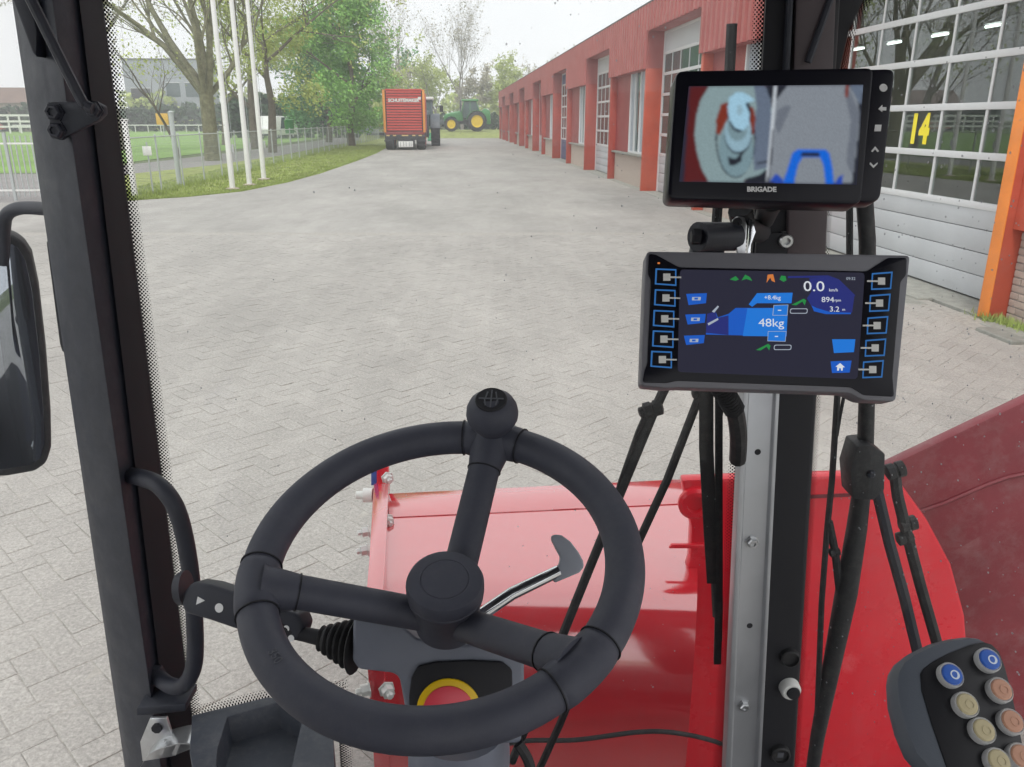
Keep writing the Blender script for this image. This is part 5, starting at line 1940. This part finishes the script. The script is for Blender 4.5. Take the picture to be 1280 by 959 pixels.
c00, c10, c11, c01 = (861, 108), (1079, 106), (1071, 231), (849, 227)


def gpx(i, j):
    s_, t_ = i / (GX - 1), j / (GY - 1)
    return tuple((c00[k] * (1 - s_) + c10[k] * s_) * (1 - t_) + (c01[k] * (1 - s_) + c11[k] * s_) * t_ for k in (0, 1))


halves = (POLY[:PHALF], POLY[PHALF:])
grid = [[(.02, .02, .034)] * GX for _ in range(GY)]
bbs = []
for lst in halves:
    for lv, k_, pts, m in sorted(lst):
        xs, ys = [p[0] for p in pts], [p[1] for p in pts]
        e = MATS[m].node_tree.nodes["Principled BSDF"].inputs["Emission Color"].default_value
        bbs.append((min(xs), max(xs), min(ys), max(ys), pts, (e[0], e[1], e[2])))
for j in range(GY):
    for i in range(GX):
        x, y = gpx(i, j)
        for x0, x1, y0, y1, pts, e in bbs:
            if x0 <= x <= x1 and y0 <= y <= y1 and inside((x, y), pts):
                grid[j][i] = (e[0] * .78, e[1] * .80, e[2] * .84)
for _ in range(2):
    new = []
    for j in range(GY):
        row = []
        for i in range(GX):
            acc = [0, 0, 0]
            n = 0
            for dj in (-1, 0, 1):
                for di in (-1, 0, 1):
                    if 0 <= i + di < GX and 0 <= j + dj < GY:
                        w_ = 2 if di == 0 and dj == 0 else 1
                        q = grid[j + dj][i + di]
                        for c_ in (0, 1, 2):
                            acc[c_] += q[c_] * w_
                        n += w_
            row.append(tuple(v_ / n for v_ in acc))
        new.append(row)
    grid = new
me = bpy.data.meshes.new("picture")
me.from_pydata([tuple(WM[scr].inverted() @ M_.hit(*gpx(i, j), .0010)) for j in range(GY) for i in range(GX)], [],
               [(j * GX + i, j * GX + i + 1, (j + 1) * GX + i + 1, (j + 1) * GX + i) for j in range(GY - 1) for i in range(GX - 1)])
ca_ = me.color_attributes.new("picture", 'FLOAT_COLOR', 'POINT')
fl_ = []
for j in range(GY):
    for i in range(GX):
        k_ = rng.uniform(.93, 1.07)
        fl_ += [grid[j][i][0] * k_, grid[j][i][1] * k_, grid[j][i][2] * k_, 1]
ca_.data.foreach_set("color", fl_)
pm = mat("screen_picture", (.004, .004, .006), .12, emit=(0, 0, 0))
at_ = pm.node_tree.nodes.new("ShaderNodeAttribute")
at_.attribute_name = "picture"
pm.node_tree.links.new(at_.outputs["Color"], pm.node_tree.nodes["Principled BSDF"].inputs["Emission Color"])
me.materials.append(pm)
po_ = bpy.data.objects.new("picture", me)
COL.objects.link(po_)
po_.parent = scr
mw = M_.mat(M_.hit(952, 237, .0004))
text("lettering", "BRIGADE", "print_white", mw, .0068, mo, extrude=.0002, sx=1.05, bold=.0003)
ic = lambda pts: plate("icon", M_, pts, -.0034, .0006, "print_white", mo)
k = M_.hit(1104, 110, -.004)
MB().lathe(k, M_.n, [(.0040, 0), (.0040, .0006), (.0026, .0006), (.0026, .0002)], 18).build("icon", "print_white", mo)
ic([(1098, 136), (1103, 131), (1103, 134), (1108, 134), (1108, 138), (1103, 138), (1103, 140)])
ic([(1094, 156), (1102, 156), (1101, 164), (1093, 164)])
ic([(1089, 189), (1094, 183), (1099, 189), (1097, 190), (1094, 186.5), (1091, 190)])
ic([(1088, 203), (1092, 207), (1097, 203), (1097, 205), (1092, 210), (1087, 205)])
# ball mount under the monitor
mt = thing("clamp_mount", "dark cylindrical clamp with bright metal plates between monitor and terminal", "bracket", P(930, 300, .92))
MB().tube([P(872, 296, .90), P(918, 296, .93)], [.0165, .0165], 20).build("barrel", "cab_dark", mt)
MB().lathe(P(875, 296, .895), -RT, [(.009, 0), (.009, .008), (.007, .010)], 6).build("knob", "cab_black", mt, smooth=False)
MB().prism([P(u, v, .93) for u, v in ((868, 302), (908, 302), (905, 330), (862, 330))], FH * .02).build("neck", "cab_dark", mt, bev=.004)
c1 = MB().prism([P(u, v, .92) for u, v in ((916, 276), (922, 271), (931, 272), (934, 282), (932, 320), (922, 320), (918, 290))], FH * .006).build("clamp_plate", "steel", mt, bev=.001)
MB().prism([P(u, v, .925) for u, v in ((936, 272), (941, 276), (945, 290), (939, 306), (938, 320), (934, 320), (936, 300))], FH * .008).build("clamp_plate", "chrome", mt, bev=.001)
MB().lathe(P(921, 278, .918), -FH, [(.0055, 0), (.0055, .003), (.002, .003), (.002, .001)], 14).build("eye", "cab_black", c1)
MB().tube([P(925, 262, .93), P(930, 285, .95), P(950, 290, 1.06)], .014, 12).build("arm", "cab_black", mt)
MB().tube([P(965, 250, .86), P(960, 262, .95), P(955, 275, 1.06)], .013, 12).build("ball_arm", "cab_black", mt)
k = K(979, 300, 1.10)
MB().lathe(k, -FH, [(.012, 0), (.012, .004), (.0095, .005), (.0095, .014), (.008, .016), (.005, .016), (.005, .010)], 16).build("socket_bolt", "steel", mt)
MB().prism(Kpoly([(946, 292), (996, 290), (995, 330), (944, 330)], 1.092), FH * .008).build("base_plate", "cab_black", mt, bev=.002)
# cables behind the terminal
cb = thing("cable_loom", "corrugated black cable hanging behind the terminal beside the grey rail", "cable", P(905, 480, .95))
MB().tube(spline([P(890, 470, .93), P(905, 490, .95), P(918, 512, .98), P(923, 545, 1.02), P(922, 575, 1.06)], 6), [.011] * 25, 10).build("cable", "rubber", cb)
mb = MB()
pt = spline([P(890, 470, .93), P(905, 490, .95), P(918, 512, .98)], 8)
for i in range(len(pt) - 1):
    mb.lathe(pt[i], pt[i + 1] - pt[i], [(.0125, 0), (.0135, .001), (.0125, .002)], 10)
mb.build("conduit", "rubber", cb)

# ------------------------------------------------------------------ control terminal
te = thing("control_terminal", "grey framed control terminal with blue graphics on its screen and five keys down each side", "display", P(965, 500, .83))
T_ = Plane(P(808, 315, .83), P(1138, 319, .82), P(801, 481, .812))
tb = plate("body", T_, rr_poly([(808, 314), (1138, 319), (1120, 502), (1078, 500), (1062, 491), (846, 484), (832, 485), (801, 482), (806, 350)], 6), 0, .028, "display_body", te, bev=.0025)
face = plate("bezel", T_, rr_poly([(811, 317), (820, 318), (849, 334), (1084, 339), (1110, 322), (1134, 322), (1133, 344), (1126, 352), (1116, 470), (1118, 496), (1080, 494), (1064, 484), (846, 476), (833, 479), (803, 478), (806, 462), (809, 455), (814, 350), (810, 343)], 3, 2), .0014, .004, "display_black", te, bev=.0008)
scr = plate("screen", T_, rr_poly([(850, 337), (1081, 341), (1072, 474), (847, 465)], 5), .0018, .001, "scr_off", te)
Z7 = lambda pts: [(780 + x / 3.368, 290 + y / 3.368) for x, y in pts]
sT = lambda pts, lv, m: plate("graphic", T_, pts, .0021 + lv * .00015, .0001, m, scr)


def key(u, v, side):
    ol = [(-14, -11), (12, -10), (12, 11), (-15, 9)] if side < 0 else [(-12, -10), (14, -12), (12, 10), (-13, 11)]
    ou = [(u + x, v + y) for x, y in ol]
    inn = [(u + x * .86, v + y * .82) for x, y in ol]
    kk = plate("key", T_, ou, .0019, .0009, "scr_outline", te)
    plate("key_face", T_, inn, .0024, .0008, "display_black", kk)
    plate("icon", T_, [(u - 4.5, v - 4.5), (u + 4.5, v - 4.5), (u + 4.5, v + 4.5), (u - 4.5, v + 4.5)], .0027, .0004, "plastic_white", kk)
    if side < 0:
        plate("icon", T_, [(u + 4, v - 1), (u + 18, v - .6), (u + 18, v + 1.2), (u + 4, v + 1)], .0026, .0004, "plastic_white", kk)
    else:
        plate("icon", T_, [(u - 18, v - 1), (u - 4, v - 1), (u - 4, v + 1), (u - 18, v + 1)], .0026, .0004, "plastic_white", kk)


for u, v in ((833.5, 346.5), (832.5, 372.5), (831, 398.5), (830, 424), (828, 449.5)):
    key(u, v, -1)
for u, v in ((1102, 351.5), (1099.5, 379), (1096.5, 407), (1094, 435), (1091, 462)):
    key(u, v, 1)
plate("status_light", T_, [(822, 328), (825, 328), (825, 330), (822, 330)], .0018, .0003, "scr_orange", te)
# graphics of the screen
sT(Z7([(780, 195), (870, 190), (940, 240), (970, 270), (960, 340), (850, 345), (800, 330), (770, 280), (790, 250)]), 0, "scr_navy")
sT(Z7([(790, 310), (810, 320), (870, 338), (955, 340), (955, 346), (850, 346), (800, 334)]), 1, "scr_blue")
sT(Z7([(690, 186), (860, 183), (905, 200), (975, 268), (968, 270), (895, 210), (850, 192), (690, 194)]), 1, "scr_navy")
sT(Z7([(525, 305), (560, 258), (710, 256), (705, 300), (560, 300), (540, 315)]), 2, "scr_blue_lit")
sT(Z7([(345, 425), (350, 345), (385, 335), (395, 360), (440, 345), (470, 320), (690, 320), (684, 440), (345, 432)]), 1, "scr_blue")
sT(Z7([(520, 322), (690, 320), (684, 440), (500, 438)]), 2, "scr_blue_lit")
sT(Z7([(345, 425), (350, 345), (385, 335), (392, 362), (440, 352), (440, 434)]), 2, "scr_navy")
sT(Z7([(630, 308), (692, 306), (688, 352), (625, 352)]), 3, "scr_pale")
sT(Z7([(632, 310), (690, 308), (686, 350), (628, 350)]), 4, "scr_blue_lit")
sT(Z7([(606, 418), (684, 418), (680, 462), (604, 460)]), 3, "scr_pale")
sT(Z7([(608, 420), (682, 420), (678, 460), (606, 458)]), 4, "scr_blue_lit")
for (x, y) in ((655, 330), (642, 440)):
    sT(Z7([(x - 7, y - 2), (x + 7, y - 2), (x + 7, y + 2), (x - 7, y + 2)]), 5, "scr_white")
sT(Z7([(352, 385), (395, 362), (398, 370), (356, 394)]), 4, "scr_pale")
sT(Z7([(370, 335), (395, 310), (400, 315), (380, 340)]), 4, "scr_pale")
for (y0, y1, x0, x1) in ((258, 308, 262, 345), (345, 390, 258, 340), (434, 476, 252, 336)):
    sT(Z7([(x0, y0 + 3), (x1 + 4, y0), (x1, y1 - 8), (x0 + 10, y1)]), 1, "scr_blue")
    sT(Z7([(x0 + 25, y0 + 16), (x0 + 62, y0 + 16), (x0 + 60, y0 + 30), (x0 + 24, y0 + 30)]), 2, "scr_pale")
    sT(Z7([(x0 + 35, y0 + 19), (x0 + 50, y0 + 19), (x0 + 49, y0 + 27), (x0 + 34, y0 + 27)]), 3, "scr_blue")
sT(Z7([(876, 452), (974, 452), (968, 506), (884, 510)]), 1, "scr_blue_lit")
sT(Z7([(870, 545), (958, 542), (950, 592), (876, 594)]), 1, "scr_blue")
sT(Z7([(890, 568), (910, 552), (930, 570), (922, 570), (920, 584), (914, 584), (913, 574), (906, 574), (905, 584), (897, 584), (898, 568)]), 2, "scr_white")
sT(Z7([(445, 200), (470, 186), (484, 200), (470, 206)]), 1, "scr_green")
sT(Z7([(495, 204), (510, 180), (530, 190), (540, 206), (515, 198)]), 1, "scr_green")
sT(Z7([(600, 214), (605, 180), (628, 178), (636, 212), (622, 206), (616, 192)]), 1, "scr_orange")
sT(Z7([(655, 200), (662, 184), (680, 186), (684, 204), (672, 210)]), 1, "scr_green")
for (x, y) in ((705, 285), (555, 475)):
    sT(Z7([(x, y + 22), (x + 52, y - 4), (x + 62, y + 4), (x + 56, y + 24), (x + 46, y + 8), (x + 20, y + 24)]), 1, "scr_green")
for (x, y) in ((700, 322), (632, 475)):
    q = rr_poly([(x, y), (x + 74, y), (x + 72, y + 22), (x - 2, y + 22)], 8, 3)
    sT(Z7(q), 1, "scr_pale")
    sT(Z7(rr_poly([(x + 3, y + 3), (x + 71, y + 3), (x + 69, y + 19), (x + 1, y + 19)], 7, 3)), 2, "scr_off")


def tt(s, x, y, size, m="scr_white", align='CENTER', sx=1.0, bold=0.0):
    u, v = 780 + x / 3.368, 290 + y / 3.368
    text("figures", s, m, T_.mat(T_.hit(u, v, .0034)), size, scr, extrude=.00005, align=align, sx=sx, bold=bold)


tt("0.0", 800, 231, .0150, sx=1.2)
tt("km/h", 882, 245, .0045)
tt("894", 858, 286, .0078, "scr_white", sx=1.1)
tt("rpm", 900, 288, .004)
tt("3.2", 886, 326, .0076, "scr_white", sx=1.1)
tt("m", 925, 327, .004)
tt("48kg", 620, 384, .0118, sx=1.15)
tt("+8.4kg", 625, 277, .0062)
tt("09:32", 955, 197, .0042, "scr_pale")

# ------------------------------------------------------------------ button pod
pod = thing("button_pod", "grey armrest pod with black face and round coloured push buttons in the lower right corner", "control panel", P(1200, 990, .62))
Q = Plane(P(1120, 840, .64), P(1270, 850, .64), P(1150, 960, .60))
Z8 = lambda pts: [(1080 + x / 4.82, 760 + y / 4.82) for x, y in pts]
pb = plate("shell", Q, Z8([(190, 430), (200, 370), (235, 310), (300, 258), (420, 200), (540, 168), (640, 155), (700, 160), (765, 195), (820, 255), (860, 340), (900, 480), (950, 700), (985, 900), (1020, 1250), (560, 1250), (400, 980), (310, 880), (245, 730), (200, 560)]), 0, .028, "pod_grey", pod, bev=.010)
plate("face", Q, Z8([(342, 395), (360, 365), (420, 320), (520, 268), (640, 222), (720, 204), (770, 218), (815, 262), (850, 350), (890, 500), (945, 760), (990, 1000), (1000, 1240), (620, 1240), (500, 960), (410, 700), (350, 500)]), .0012, .003, "pod_face", pod, bev=.001)
for x, y, m in ((510, 412, "button_blue"), (735, 322, "button_blue"), (805, 502, "button_orange"), (870, 692, "button_orange"), (600, 590, "button_yellow"), (700, 745, "button_yellow"), (925, 900, "button_orange"), (790, 930, "button_yellow")):
    u, v = 1080 + x / 4.82, 760 + y / 4.82
    c = Q.hit(u, v, .0015)
    c0 = c - Q.n * .001
    o = MB().lathe(c0, Q.n, [(.0098, 0), (.0098, .0055), (.0090, .0068), (.0082, .0062)], 26).build("push_button", "button_shell", pod)
    MB().lathe(c0, Q.n, [(.0081, .004), (.0080, .0068), (.0070, .0078), (.0, .0082)], 24).build("cap", m, o)
    MB().lathe(c0 + Q.ex * .0015 - Q.ey * .0005, Q.n, [(.0036, .0078), (.0036, .0084), (.0026, .0084), (.0026, .0080)], 16).build("symbol", "scr_pale" if m == "button_blue" else m, o)

# ------------------------------------------------------------------ damp air over the yard
hz = MB().box((-130, -30, -1.2), (110, 186, 26)).build("haze", "joint_sand", smooth=False)
tag(hz, kind="stuff")
hm = bpy.data.materials.new("haze")
hm.use_nodes = True
for n in list(hm.node_tree.nodes):
    hm.node_tree.nodes.remove(n)
ho_ = hm.node_tree.nodes.new("ShaderNodeOutputMaterial")
pv = hm.node_tree.nodes.new("ShaderNodeVolumePrincipled")
pv.inputs["Color"].default_value = (0.98, 0.985, 0.99, 1)
pv.inputs["Density"].default_value = 0.0026
hm.node_tree.links.new(pv.outputs[0], ho_.inputs["Volume"])
hz.data.materials.clear()
hz.data.materials.append(hm)
